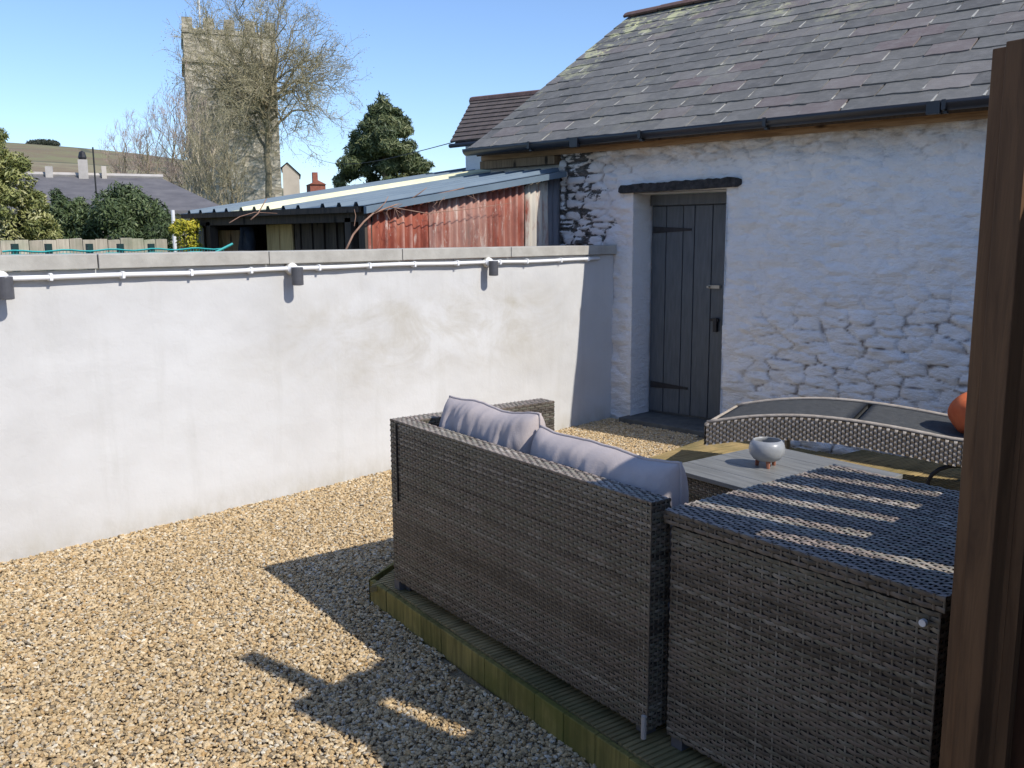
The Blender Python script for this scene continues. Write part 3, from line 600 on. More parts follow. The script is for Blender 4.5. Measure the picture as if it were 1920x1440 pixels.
qi = np.stack([vi[:-1,:-1], vi[1:,:-1], vi[1:,1:], vi[:-1,1:]], -1)
cid = IDg[:-1,:-1]; strong = ((lowr > .35) | (left > .4))[:-1,:-1] & keep & (cxm < -1.4)
ids, cnt = np.unique(cid[strong], return_counts=True); ids = ids[np.argsort(-cnt)][:290]
isst = np.isin(cid, ids) & keep
def submesh(name, mask):
    f = qi[mask]; u, inv = np.unique(f, return_inverse=True)
    return np_mesh(name, VV[u], inv.reshape(f.shape), True, {k: v[u] for k, v in at.items()})
lnk('wall', submesh('wall', keep & ~isst), MAT['stonew'], ob)
for s in ids:
    mk = isst & (cid == s)
    if mk.sum() >= 4: lnk('stone', submesh('stone', mk), MAT['stonew'], ob)
    else: lnk('wall_patch', submesh('wall_patch', mk), MAT['stonew'], ob)
# reveals and core
rv = MB(); 
for sx0 in (DX0, DX1): 
    n = 22; cols = 6
    b = len(rv.v)
    for i in range(n+1):
        for j in range(cols+1):
            zz = DZ*i/n; yy_ = -.012+.31*j/cols; k = .0 if j == 0 else .006*math.sin(i*2.1+j*1.7+sx0)+.004*random.random(); rv.v.append((sx0+(-k if sx0 == DX0 else k), yy_, zz))
    for i in range(n):
        for j in range(cols): f = (b+i*(cols+1)+j, b+i*(cols+1)+j+1, b+(i+1)*(cols+1)+j+1, b+(i+1)*(cols+1)+j); rv.f.append(f if sx0 == DX0 else f[::-1])
rv.add([(DX0,-.0,DZ),(DX1,0,DZ),(DX1,.3,DZ),(DX0,.3,DZ)], [(0,1,2,3)])
rv.build('reveal', MAT['stonew'], ob, True)
MB().box(-6.15, DX0-.02, .03, .35, 0, 2.25).box(DX1+.02, X1, .03, .35, 0, 2.25).box(DX0-.02, DX1+.02, .03, .35, DZ+.01, 2.25).build('wall_core', MAT['stonew'], ob)
MB().box(-6.15, -5.85, .35, 4.4, 0, 2.3).build('gable_wall', MAT['stonew'], ob)
# lintel, threshold
lm_ = MB(); n = 34; prev = None
for i in range(n+1):
    x = -4.62+1.12*i/n; zt = 1.955+.012*random.random()+.016*(i/n); zb = 1.893+.012*(i/n)+.003*random.random(); fr = -.05-.008*random.random()
    if i in (0, n): zt -= .02; zb += .015; fr += .02
    lm_.v += [(x, fr, zb), (x, fr+.01*random.random(), zt), (x, .04, zt), (x, .04, zb)]
for i in range(n):
    for k in range(4): lm_.f.append((4*i+k, 4*i+4+k, 4*i+4+(k+1) % 4, 4*i+(k+1) % 4))
lm_.f += [(0,1,2,3), (4*n+3,4*n+2,4*n+1,4*n)]; lm_.build('lintel', MAT['lintel'], ob)
MB().box(DX0-.03, DX1+.1, -.13, .30, 0, .055, .008).build('threshold', MAT['sill'], ob, bevel=.006)
# door
dr = lnk('door', MB().box(DX0+.0, DX1+.06, .262, .292, .055, DZ-.005).mesh('door'), MAT['door'], ob)
xw_ = [DX0+.012, DX0+.154, DX0+.317, DX0+.425, DX0+.59, DX0+.745, DX1+.055]
for a, b in zip(xw_[:-1], xw_[1:]): MB().box(a+.0035, b-.0035, .240, .2615, .075, DZ-.10).build('plank', MAT['door'], dr, bevel=.003)
MB().box(DX0+.002, DX1+.06, .222, .2605, DZ-.092, DZ-.006).build('door_head', MAT['door'], dr, bevel=.003)
for zc in (1.60, .30):
    h = MB(); h.add([(DX0+.03,.232,zc-.028),(DX0+.03,.239,zc-.028),(DX0+.40,.239,zc-.009),(DX0+.40,.232,zc-.009),(DX0+.03,.232,zc+.028),(DX0+.03,.239,zc+.028),(DX0+.40,.239,zc+.009),(DX0+.40,.232,zc+.009)], [(0,3,2,1),(4,5,6,7),(0,1,5,4),(1,2,6,5),(2,3,7,6),(3,0,4,7)]); h.build('strap_hinge', MAT['iron'], dr)
MB().box(DX1-.275, DX1-.175, .218, .236, 1.135, 1.160).tube([(DX1-.265, .19, 1.147), (DX1-.265, .24, 1.147)], .010, 8).build('latch', MAT['brass'], dr)
MB().box(DX1-.255, DX1-.175, .212, .236, .875, .895).box(DX1-.215, DX1-.185, .205, .238, .79, .90).build('bolt', MAT['iron'], dr)
# fascia, gutter
EY, EZ = -.185, 2.335; RY, RZ = 2.28, 3.90          # eave and ridge (local y, z)
MB().box(-6.2, 1.2, -.045, -.022, 2.245, 2.345).build('fascia', MAT['fascia'], ob)
MB().box(-6.2, 1.2, -.0215, .35, 2.2625, 2.30).build('soffit', MAT['fascia'], ob)
MB().box(-6.19, -5.28, -.07, .03, 2.17, 2.24).build('eave_beam', MAT['midwood'], ob)
gt = MB(); prof2 = [(math.cos(a)*.054, -math.sin(a)*.058) for a in np.linspace(math.pi, 0, 9)]; prof2 = [(y, z) if z < 0 else (y, 0) for y, z in [(c, -abs(s)) for c, s in prof2]]
inner = [(y*.9, z*.9) for y, z in prof2][::-1]; loop = prof2+inner; nl = len(loop)
for x, dz in ((-6.22, 0), (1.2, .012)):
    for y, z in loop: gt.v.append((x, EY-.03+y, EZ+.006+dz+z))
for k in range(nl): gt.f.append((k, (k+1) % nl, nl+(k+1) % nl, nl+k))
gt.f += [tuple(range(nl))[::-1], tuple(range(nl, 2*nl))]; gt.build('gutter', MAT['gutter'], ob, True)
br = MB().box(-.012, .012, EY-.090, EY-.082, EZ-.05, EZ+.010).box(-.012, .012, EY-.06, EY-.02, EZ-.068, EZ-.056).mesh('gutter_bracket')
for x in (-5.4, -4.25, -3.2, -2.02, -.8, .3): lnk('gutter_bracket', br, MAT['gutter'], ob, (x, 0, .006))
gj = MB().box(-.04, .04, EY-.09, EY-.05, EZ-.062, EZ+.012).mesh('gutter_joint')
for x in (-2.08, -4.9): lnk('gutter_joint', gj, MAT['gutter'], ob, (x, 0, -.002))
# roof deck and slates
sl = math.atan2(RZ-EZ, RY-EY); cs, sn = math.cos(sl), math.sin(sl); SL = math.hypot(RY-EY, RZ-EZ)
RX0, RX1 = -6.2, 1.3
rb = MB(); quad_solid(rb, (RX0+.03, EY+.03, EZ-.012), (RX1, EY+.03, EZ-.012), (RX1, RY, RZ-.03), (RX0+.03, RY, RZ-.03), .05); rb.build('roof_deck', MAT['darkwood'], ob)
rb = MB(); quad_solid(rb, (RX1, 2*RY-EY, EZ-.01), (RX0+.03, 2*RY-EY, EZ-.01), (RX0+.03, RY+.002, RZ-.01), (RX1, RY+.002, RZ-.01), .05); rb.build('rear_roof', MAT['houseroof'], ob)
gw_ = MB(); 
for gx_, th in ((-6.1, .2),): gw_.add([(gx_,.0,2.2),(gx_,RY*2,2.2),(gx_,RY,RZ-.06),(gx_+th,.0,2.2),(gx_+th,RY*2,2.2),(gx_+th,RY,RZ-.06)], [(0,2,1),(3,4,5),(0,1,4,3),(1,2,5,4),(2,0,3,5)])
gw_.build('gable', MAT['stonew'], ob)
NC = 16; gauge = SL/NC; slv = []
for k in range(6):
    mb = MB(); nseg = 5; wv = .143; L = gauge*1.35; e = [random.uniform(-.007, .007) for _ in range(nseg+1)]
    for top in (0, 1):
        z = .0115*top
        for i in range(nseg+1): mb.v.append((-wv+2*wv*i/nseg, e[i], z))
        for i in range(nseg+1): mb.v.append((-wv+2*wv*i/nseg, L, z))
    o_ = 2*(nseg+1)
    for i in range(nseg): mb.f += [(o_+i, o_+i+1, o_+nseg+2+i, o_+nseg+1+i), (i, i+1, o_+i+1, o_+i)[::1]]
    mb.f += [(0, o_, o_+nseg+1, nseg+1), (nseg, 2*nseg+1, o_+2*nseg+1, o_+nseg)]
    slv.append(mb)
slv_me = [mb.mesh('slate') for mb in slv]
cand = []
for r in range(NC):
    t = r*gauge-.012; x = RX0+.143
    if r % 2: cand.append((RX0+.0715, t, -1)); x = RX0+.143+.146
    while x < RX1: cand.append((x, t, r)); x += .2915+random.uniform(-.006, .008)
def sl_mat(x, t, jx, jr, lift): 
    return Matrix.Translation((x, EY+t*cs-lift*sn, EZ+t*sn+lift*cs)) @ Matrix.Rotation(sl-R(1.9), 4, 'X') @ Matrix.Rotation(jr, 4, 'Z')
def vis(x, y, z):
    d = np.array([x, y+B_Y, z-EYE]); zc = d@FW; return 0 < 960+F_PX*(d@RT)/zc < 1925 and -25 < 720-F_PX*(d@UP)/zc
cand.sort(key=lambda c: (not vis(c[0]-.1, EY+c[1]*cs, EZ+c[1]*sn), c[0]**2*.0+math.hypot(c[0], B_Y+EY+c[1]*cs)))
jv, jf, jt = [], [], []; mort = MB()
for i, (x, t, r) in enumerate(cand):
    mw = sl_mat(x, t+random.uniform(-.010, .006), 0, R(random.gauss(0, .9)), .014+random.uniform(0, .006))
    if r < 0: mw = mw @ Matrix.Diagonal((.5, 1, 1, 1))
    if i < 296: o = lnk('slate', slv_me[i % 6], MAT['slate'], ob); o.matrix_local = mw
    else:
        b = len(jv); jv += [tuple(mw @ Vector(v)) for v in slv[i % 6].v]; jf += [tuple(k+b for k in f) for f in slv[i % 6].f]; jt += [random.random()]*len(slv[i % 6].v)
    if random.random() < .6:   # pale torching mortar squeezed out at the joint
        mm = sl_mat(x+.1455, t, 0, 0, .0200); a0 = random.uniform(-.003, .05); a1 = a0+random.uniform(.05, gauge-.03-a0); wq = random.uniform(.004, .0095)
        q = [(-wq,a0,0),(wq,a0,0),(wq*.6,a1,0),(-wq*.6,a1,0),(-wq,a0,.009),(wq,a0,.008),(wq*.5,a1,.008),(-wq*.5,a1,.007)]
        mort.hexa([tuple(mm @ Vector(v)) for v in q])
me = bpy.data.meshes.new('slates'); me.from_pydata(jv, [], jf); a = me.attributes.new('tint', 'FLOAT', 'POINT'); a.data.foreach_set('value', jt); me.update()
tag(lnk('slate_courses', me, MAT['slate'], ob), kind='stuff')
tag(mort.build('joint_mortar', MAT['mortar'], ob), kind='stuff')
x = RX0-.02
while x < RX1-.1:
    L = .44; n = 7; rt = MB()
    for xx in (x, x+L-.008):
        for k in range(n): an = math.pi*(.12+.76*k/(n-1)); rt.v.append((xx, RY+math.cos(an)*.15, RZ-.045+math.sin(an)*.095))
        for k in range(n): an = math.pi*(.12+.76*k/(n-1)); rt.v.append((xx, RY+math.cos(an)*.13, RZ-.063+math.sin(an)*.095))
    for k in range(n-1): rt.f += [(k, 2*n+k, 2*n+k+1, k+1), (n+k, n+k+1, 3*n+k+1, 3*n+k), (k, k+1, n+k+1, n+k), (2*n+k, 3*n+k, 3*n+k+1, 2*n+k+1)]
    rt.f += [(0, n, 3*n, 2*n), (n-1, 3*n-1, 4*n-1, 2*n-1)]
    o = rt.build('ridge_tile', MAT['redtile'], ob); o.location = (0, 0, random.uniform(-.006, .006)); x += L
# lower building behind with the brown tiled roof
nb_ = thing('brown_roofed_building', 'lower building with brown tiled roof tucked behind the end of the slate roof', 'building', (0, 0, 0))
EL = np.array(on_y(845, 268, 6.75)); RL = np.array(on_y(885, 190, 7.6)); RRr = np.array(on_y(1060, 172, 7.6)); ER = np.array([-6.25, 6.75, EL[2]]); 
n_r = 10
for r in range(n_r):
    a = r/n_r; b = (r+1.15)/n_r; m_t = 9
    for c in range(m_t):
        f0, f1 = c/m_t+.002, (c+1)/m_t-.002
        def P(t, f, l): 
            lft = EL+(RL-EL)*t; rgt = ER+(RRr-ER)*t; return lft+(rgt-lft)*f+np.array([0, -.01, .014])*l
        q = [P(a, f0, .2), P(a, f1, .2), P(b, f1, 0), P(b, f0, 0), P(a, f0, 1.3), P(a, f1, 1.3), P(b, f1, .6), P(b, f0, .6)]
        o = MB().hexa(q).build('roof_tile', MAT['brownroof'], nb_)
MB().tube([EL+np.array([.02,-.03,-.035]), ER+np.array([0,-.03,-.035])], .022, 8).build('gutter', MAT['gutter'], nb_)
MB().box(EL[0]+.12, -6.2, 6.85, 8.6, 0, EL[2]-.03).build('wall', MAT['stonew'], nb_)
MB().tube([RL, RRr], .05, 8).build('ridge', MAT['redtile'], nb_)
MB().add([EL+np.array([.03,.02,-.02]), RL+np.array([.03,0,-.02]), (RL[0]+.3, 8.6, EL[2]), (EL[0]+.15, 8.6, EL[2])], [(0,1,2,3)]).build('rear_roof', MAT['brownroof'], nb_)

# ------------------------------------------------------------------ shed
SX, SY = -5.22, 4.03
sh = thing('lean_to_shed', 'open-fronted shed with blue-grey metal roof and rusty corrugated side', 'shed', (SX, SY, 0))
def rz_(y): return 1.775+(y)*.158          # roof height, local y from eave
def roof_sheet(x0, x1, y0, y1, name, mat, dz=0):
    mb = MB(); pts = []; x = x0; rib = .2
    while x < x1-.001:
        for dx_, h in ((0, 0), (.13, 0), (.145, .028), (.175, .028), (.19, 0)):
            if x+dx_ <= x1: pts.append((x+dx_, h))
        x += rib
    pts.append((x1, 0)); n = len(pts)
    for yy_ in (y0, y1):
        for x, h in pts: mb.v.append((x, yy_, rz_(yy_)+h+dz))
        for x, h in pts: mb.v.append((x, yy_, rz_(yy_)+h+dz-.004))
    for i in range(n-1): mb.f += [(i, i+1, 2*n+i+1, 2*n+i), (n+i, 3*n+i, 3*n+i+1, n+i+1), (i, n+i, n+i+1, i+1)]
    o = mb.build(name, mat, sh)
    return o
xa = on_y(350, 398, SY)[0]-SX; ya = on_y(445, 392, SY)[0]-SX; yb_ = on_y(520, 388, SY)[0]-SX
roof_sheet(xa, (xa+ya)/2, -.06, 4.4, 'roof_sheet', MAT['metalroof'])
roof_sheet((xa+ya)/2, ya, -.06, 4.4, 'roof_sheet', MAT['metalroof'], .003)
roof_sheet(ya, yb_, -.06, 4.4, 'translucent_sheet', MAT['skylight'], .006)
roof_sheet(yb_, -.6, -.05, 4.2, 'roof_sheet', MAT['metalroof'], .0)
roof_sheet(-.6, .06, -.06, B_Y-SY-.06, 'roof_sheet', MAT['metalroof'], .004)
MB().add([(.06,-.07,rz_(-.07)-.002),(.09,-.07,rz_(-.07)-.002),(.09,2.07,rz_(2.07)-.002),(.06,2.07,rz_(2.07)-.002),(.06,-.07,rz_(-.07)-.05),(.09,-.07,rz_(-.07)-.05),(.09,2.07,rz_(2.07)-.05),(.06,2.07,rz_(2.07)-.05)], [(0,1,2,3),(7,6,5,4),(0,4,5,1),(1,5,6,2),(2,6,7,3),(3,7,4,0)]).build('verge_trim', MAT['metalroof'], sh)
def corr(y0, y1, x, mat, pale=0, jag=.01, dx_=0, z1f=None):
    pitch = .076; n = int((y1-y0)/pitch*8); ys_ = np.linspace(y0, y1, n); zz = np.linspace(0, 1, 9); V = []; cr = []; pl = []
    for y in ys_:
        h = .011*math.sin(2*math.pi*y/pitch); top = rz_(y)-.045-random.random()*jag
        for t in zz: V.append((x+h+dx_*t+.004*math.sin(y*9+t*5), y, top*t)); cr.append(float(np.clip((h-.003)/.007, 0, 1))); pl.append(pale)
    V = np.array(V); m_ = 9; ii, jj = np.meshgrid(np.arange(n-1), np.arange(m_-1), indexing='ij'); q = (ii*m_+jj).ravel()
    return lnk('wall_sheet', np_mesh('wall_sheet', V, np.stack([q, q+m_, q+m_+1, q+1], 1), True, {'crest': cr, 'pale': pl}), mat, sh)
corr(0, .62, .0, MAT['rust']); corr(.58, 1.2, .008, MAT['rust'], .25); corr(1.17, 1.62, .0, MAT['rust'], .1); corr(1.655, 1.93, .012, MAT['rust'], 1.0, .03, -.02)
corr(1.94, 2.12, -.02, MAT['galv'], 0, .02)
for o in sh.children:
    if o.name.startswith('wall_sheet'): mo = o.modifiers.new('s', 'SOLIDIFY'); mo.thickness = .002
MB().box(-.07, .0, -.02, .045, 0, 1.70).build('post', MAT['darkwood'], sh)
for px in (390, 652): 
    x = on_y(px, 430, SY)[0]-SX; MB().box(x-.035, x+.035, .0, .07, 0, 1.69).build('post', MAT['darkwood'], sh)
MB().box(xa+.05, .0, .0, .055, 1.66, 1.755).build('eave_beam', MAT['darkwood'], sh)
MB().box(xa, -.02, -.055, -.03, 1.725, 1.768).build('eave_board', MAT['darkwood'], sh)
for i in range(5):
    x = xa+.3+i*.55; rf2 = MB(); q = [(x,0.05,rz_(.05)-.10),(x+.05,.05,rz_(.05)-.10),(x+.05,3.6,rz_(3.6)-.10),(x,3.6,rz_(3.6)-.10),(x,.05,rz_(.05)-.015),(x+.05,.05,rz_(.05)-.015),(x+.05,3.6,rz_(3.6)-.015),(x,3.6,rz_(3.6)-.015)]
    rf2.hexa(q).build('rafter', MAT['darkwood'], sh)
def fx(px, dy): return on_y(px, 440, SY+dy)[0]-SX
for i in range(9):
    a = fx(398, .22)+i*(fx(468, .22)-fx(398, .22))/4.; 
    if i < 4: MB().box(a, a+(fx(468,.22)-fx(398,.22))/4.-.008, .22, .24, 0, 1.62).build('board', MAT['midwood'], sh)
for i in range(2):
    w_p = (fx(549, .18)-fx(500, .18))/2; a = fx(500, .18)+i*w_p; MB().box(a, a+w_p-.006, .18, .195, 0, 1.66).build('plywood_panel', MAT['ply'], sh)
w_p = (fx(642, .18)-fx(551, .18))/8
for i in range(8): a = fx(551, .18)+i*w_p; MB().box(a, a+w_p-.012, .19+.01*(i % 2), .21+.01*(i % 2), 0, 1.68).build('board', MAT['darkwood'], sh)
w_p = (fx(706, .3)-fx(662, .3))/4
for i in range(4): a = fx(662, .3)+i*w_p; MB().box(a, a+w_p-.008, .3, .32, 0, 1.70).build('board', MAT['fenceb'], sh)
MB().box(xa+.1, -.05, 2.1, 2.15, 0, 1.95).box(xa+.1, xa+.14, .07, 2.1, 0, 1.70).build('back_wall', MAT['darkwood'], sh)
# cloth hanging inside, bramble
q = on_y(470, 440, SY+.14); cl = MB(); b = []
for i in range(7):
    for j in range(9):
        wz = 1.64-j*.055; wid = .05+.012*j; cl.v.append((q[0]+(i-3)/3*wid, SY+.12+.02*math.sin(i*2.2+j*.6), wz))
for i in range(6):
    for j in range(8): cl.f.append((i*9+j, i*9+9+j, i*9+10+j, i*9+j+1))
o = cl.build('hanging_coat', MAT['coat'], None, True); mo = o.modifiers.new('s', 'SOLIDIFY'); mo.thickness = .05; tag(o, 'dark cloth garment hanging in the shed opening', 'coat')
bm_ = thing('bramble', 'leafless bramble stems arching over the rusty side of the shed', 'climber', (SX, SY, 0)); 
def bpath(pts, r0): 
    P_ = []
    for (x, y, X) in pts: P_.append(on_x(x, y, X)-np.array([SX, SY, 0]))
    MB().tube(P_, list(np.linspace(r0, r0*.45, len(P_))), 6).build('stem', MAT['bramble'], bm_, True)
bpath([(648,470,-5.05),(662,440,-5.08),(682,416,-5.10),(700,400,-5.12),(730,388,-5.13),(770,374,-5.14),(820,364,-5.15),(870,352,-5.15)], .008)
bpath([(700,400,-5.12),(712,390,-5.10),(722,380,-5.10),(728,368,-5.1)], .005)
bpath([(770,374,-5.14),(790,360,-5.12),(800,352,-5.1)], .005)
bpath([(664,424,-5.1),(667,405,-5.12),(664,392,-5.1)], .004)
bpath([(730,388,-5.13),(800,400,-5.11),(880,392,-5.12),(960,380,-5.12)], .004)
bpath([(470,412,-6.0),(484,400,-6.0),(492,386,-6.0),(500,372,-6.0)], .006)
bpath([(430,418,-6.1),(450,406,-6.1),(478,398,-6.1),(520,400,-6.05)], .004)
for i in range(9):
    x = rng.uniform(715, 900); y = 392-(x-705)*.22+rng.uniform(0, 14); bpath([(x,y,-5.13),(x+rng.uniform(-18,25),y+rng.uniform(6,30),-5.12),(x+rng.uniform(-25,40),y+rng.uniform(20,60),-5.12)], .0018)

# ------------------------------------------------------------------ gravel
gm = bpy.data.meshes.new('gravel')
gp = [(W_X+.0,-.3),(-.3,.2),(-.3,2.2),(-2.2,2.05),(-3.0,2.35),(-3.45,2.8),(-3.62,5.9),(DX1-.1,5.95),(DX1-.1,6.1),(DX0,6.12),(W_X,B_Y-.01)]
GXs = np.arange(W_X, -.2, .05); GYs = np.arange(-.3, B_Y, .05); gvv = []; gff = []
def inpoly(x, y):
    r_ = False; n = len(gp)
    for i in range(n):
        (x1, y1), (x2, y2) = gp[i], gp[(i+1) % n]
        if (y1 > y) != (y2 > y) and x < (x2-x1)*(y-y1)/(y2-y1)+x1: r_ = not r_
    return r_
XX, YY = np.meshgrid(GXs, GYs, indexing='ij'); ZZ = .005+.009*fbm(XX*1.6, YY*1.6, 11., 3)+.004; gvv = np.stack([XX, YY, ZZ], -1).reshape(-1, 3); nY = len(GYs)
for i in range(len(GXs)-1):
    for j in range(nY-1):
        if inpoly(GXs[i]+.025, GYs[j]+.025): a = i*nY+j; gff.append((a, a+nY, a+nY+1, a+1))
gm.from_pydata([tuple(v) for v in gvv], [], gff); gm.update()
gv = lnk('gravel', gm, MAT['gravel']); tag(gv, kind='stuff')
ng = bpy.data.node_groups.new('gravel_scatter', 'GeometryNodeTree'); ng.interface.new_socket('Geometry', in_out='INPUT', socket_type='NodeSocketGeometry'); ng.interface.new_socket('Geometry', in_out='OUTPUT', socket_type='NodeSocketGeometry')
N = ng.nodes; Lk = ng.links.new; gi = N.new('NodeGroupInput'); go = N.new('NodeGroupOutput')
join = N.new('GeometryNodeJoinGeometry')
for kk, (dens, smin, smax, seed, zo) in enumerate([(11000, .0030, .0070, 1, .0), (4600, .0052, .0100, 2, .004), (120, .009, .014, 3, .005)]):
    dp = N.new('GeometryNodeDistributePointsOnFaces'); dp.inputs['Density'].default_value = dens; dp.inputs['Seed'].default_value = seed; Lk(gi.outputs[0], dp.inputs['Mesh'])
    ico = N.new('GeometryNodeMeshIcoSphere'); ico.inputs['Radius'].default_value = 1; ico.inputs['Subdivisions'].default_value = 2
    nz_ = N.new('ShaderNodeTexNoise'); nz_.inputs['Scale'].default_value = 1.1+.3*kk; sub = N.new('ShaderNodeVectorMath'); sub.operation = 'SUBTRACT'; sub.inputs[1].default_value = (.5,.5,.5); Lk(nz_.outputs['Color'], sub.inputs[0])
    scl = N.new('ShaderNodeVectorMath'); scl.operation = 'SCALE'; scl.inputs['Scale'].default_value = 1.5; Lk(sub.outputs[0], scl.inputs[0])
    sp = N.new('GeometryNodeSetPosition'); Lk(ico.outputs[0], sp.inputs[0]); Lk(scl.outputs[0], sp.inputs['Offset'])
    sm_ = N.new('GeometryNodeSetMaterial'); sm_.inputs['Material'].default_value = MAT['gravel']; Lk(sp.outputs[0], sm_.inputs[0])
    iop = N.new('GeometryNodeInstanceOnPoints'); Lk(dp.outputs['Points'], iop.inputs['Points']); Lk(sm_.outputs[0], iop.inputs['Instance'])
    rr = N.new('FunctionNodeRandomValue'); rr.data_type = 'FLOAT_VECTOR'; rr.inputs[0].default_value = (-.5,-.5,0); rr.inputs[1].default_value = (.5,.5,6.28); rr.inputs['Seed'].default_value = 5+seed; Lk(rr.outputs[0], iop.inputs['Rotation'])
    rs2 = N.new('FunctionNodeRandomValue'); rs2.data_type = 'FLOAT_VECTOR'; rs2.inputs[0].default_value = (smin, smin*.8, smin*.6); rs2.inputs[1].default_value = (smax, smax*.8, smax*.55); rs2.inputs['Seed'].default_value = 9+seed; Lk(rs2.outputs[0], iop.inputs['Scale'])
    ti = N.new('GeometryNodeTranslateInstances'); Lk(iop.outputs[0], ti.inputs[0]); ti.inputs['Translation'].default_value = (0, 0, zo); ti.inputs['Local Space'].default_value = False
    Lk(ti.outputs[0], join.inputs[0])
Lk(join.outputs[0], go.inputs[0]); md = gv.modifiers.new('scatter', 'NODES'); md.node_group = ng

# ------------------------------------------------------------------ deck
DA = R(-12.); DO = np.array([-2.98, 2.29]); DZT = .115
dk = thing('deck', None, None, (DO[0], DO[1], 0), DA); tag(dk, kind='structure')
def groove_board(w_, L, y0, sl=0.):
    mb = MB(); n = 7; pts = []
    for i in range(n):
        a = i*w_/n; b = (i+1)*w_/n; pts += [(a+.001, 0), (b-.007, 0), (b-.006, -.005), (b-.001, -.005)]
    pts = [(max(.0, p), z) for p, z in pts]; m_ = len(pts)
    for y in (y0, L):
        q_ = sl if y == y0 else 0
        for x, z in pts: mb.v.append((x, y-q_*x, z))
        for x, z in ((0, -.028), (w_-.003, -.028)): mb.v.append((x, y-q_*x, z))
    k = m_+2
    for i in range(m_-1): mb.f.append((i, i+1, k+i+1, k+i))
    mb.f += [(m_, 0, k, k+m_), (m_-1, m_+1, k+m_+1, k+m_-1), tuple(range(m_))[::-1]+(m_, m_+1), tuple(k+i for i in range(m_))+(k+m_+1, k+m_)]
    return mb
bw = .145; i = 0; x = 0
def back_len(x):   # deck reaches back to the outbuilding strip; left edge slants
    return 3.65-.0*x
xx = -1.12
while xx < 3.4:
    # world front: chamfered left corner
    y0, slx = (0, 0) if xx >= -.01 else (-xx*1.42+.035, 1.42)
    if xx < -.44: y0, slx = .61+(-xx-.44)*3.9+.004, 3.9
    if y0 < 3.55:
        o = groove_board(bw, (3.80 if xx > -.3 else 3.56)+.21*xx, y0, slx).build('deck_board', MAT['deck'], dk); o.location = (xx, 0, DZT+random.uniform(-.0015, .0015))
    xx += bw+.004
for i in range(24):
    MB().box(i*.149, i*.149+.1475, -.026+random.uniform(-.0015, .0015), -.004, .004, DZT-.003, .0006).build('fascia_board', MAT['fascb'], dk, bevel=.003)
o = MB().hexa([(-.02,-.02,.003),(-.005,-.03,.003),(-.42,.62,.003),(-.44,.60,.003),(-.02,-.02,DZT-.004),(-.005,-.03,DZT-.004),(-.42,.62,DZT-.004),(-.44,.60,DZT-.004)]).build('edge_board', MAT['fascb'], dk)
o = MB().hexa([(-.44,.61,.003),(-.42,.63,.003),(-1.10,3.3,.003),(-1.13,3.3,.003),(-.44,.61,DZT-.004),(-.42,.63,DZT-.004),(-1.10,3.3,DZT-.004),(-1.13,3.3,DZT-.004)]).build('edge_board', MAT['fascb'], dk)

# ------------------------------------------------------------------ rattan
def weave(name, origin, u, v, W, H, mat, parent, pitch=.021, sh_=.0105, amp=.0022, cut=None):
    """flat strands along u, stacked along v, going over and under stakes; normal = u x v"""
    o = np.array(origin, float); u = np.array(u, float); v = np.array(v, float); nrm = np.cross(u, v)
    nS = max(1, int(round(W/pitch))); pt_ = W/nS; nv = max(1, int(round(H/sh_))); hv = H/nv
    loc_ = np.array([0, .25, .5, .75]); phs = np.concatenate([(np.arange(nS)[:,None]+loc_).ravel(), [nS]]); us = phs*pt_; c = np.cos(np.pi*phs); prof_w = np.sign(c)*np.abs(c)**.6
    V = []; TI = []; n1_ = len(us); fs = []; i_ = np.arange(n1_-1)
    for r in range(nv):
        off = amp*prof_w*(1 if r % 2 else -1)*rng.uniform(.75, 1.2)+rng.normal(size=n1_)*amp*.10; tt_ = rng.random(); jv_ = rng.uniform(-.10, .10)+.06*np.sin(us*rng.uniform(8, 25)+rng.random()*6)
        for k, (f, b) in enumerate(((.05, -.0009), (.5, .0008), (.95, -.0009))):
            V.append(o+us[:,None]*u+((r+f+jv_)*hv)[:,None]*v+(off+b+amp)[:,None]*nrm); TI += [tt_]*n1_
        for k in (0, 1): a = (r*3+k)*n1_+i_; fs.append(np.stack([a, a+1, a+1+n1_, a+n1_], 1))
    V = np.concatenate(V); b0 = len(V); sw = .0028     # upright stakes
    SV = []
    for q in range(nS+1):
        uc = min(max(q*pt_, sw), W-sw)
        for du, dn in ((-sw, -.0006), (0, .0008), (sw, -.0006)):
            for vv in (0, H): SV.append(o+(uc+du)*u+vv*v+(amp+dn)*nrm)
        b = b0+q*6; fs.append(np.array([[b, b+2, b+3, b+1], [b+2, b+4, b+5, b+3]]))
    V = np.concatenate([V, np.array(SV)]); TI += list(np.repeat(rng.random(nS+1), 6))
    return tag(lnk(name, np_mesh(name, V, np.concatenate(fs), True, {'tint': TI}), mat, parent), kind='stuff')
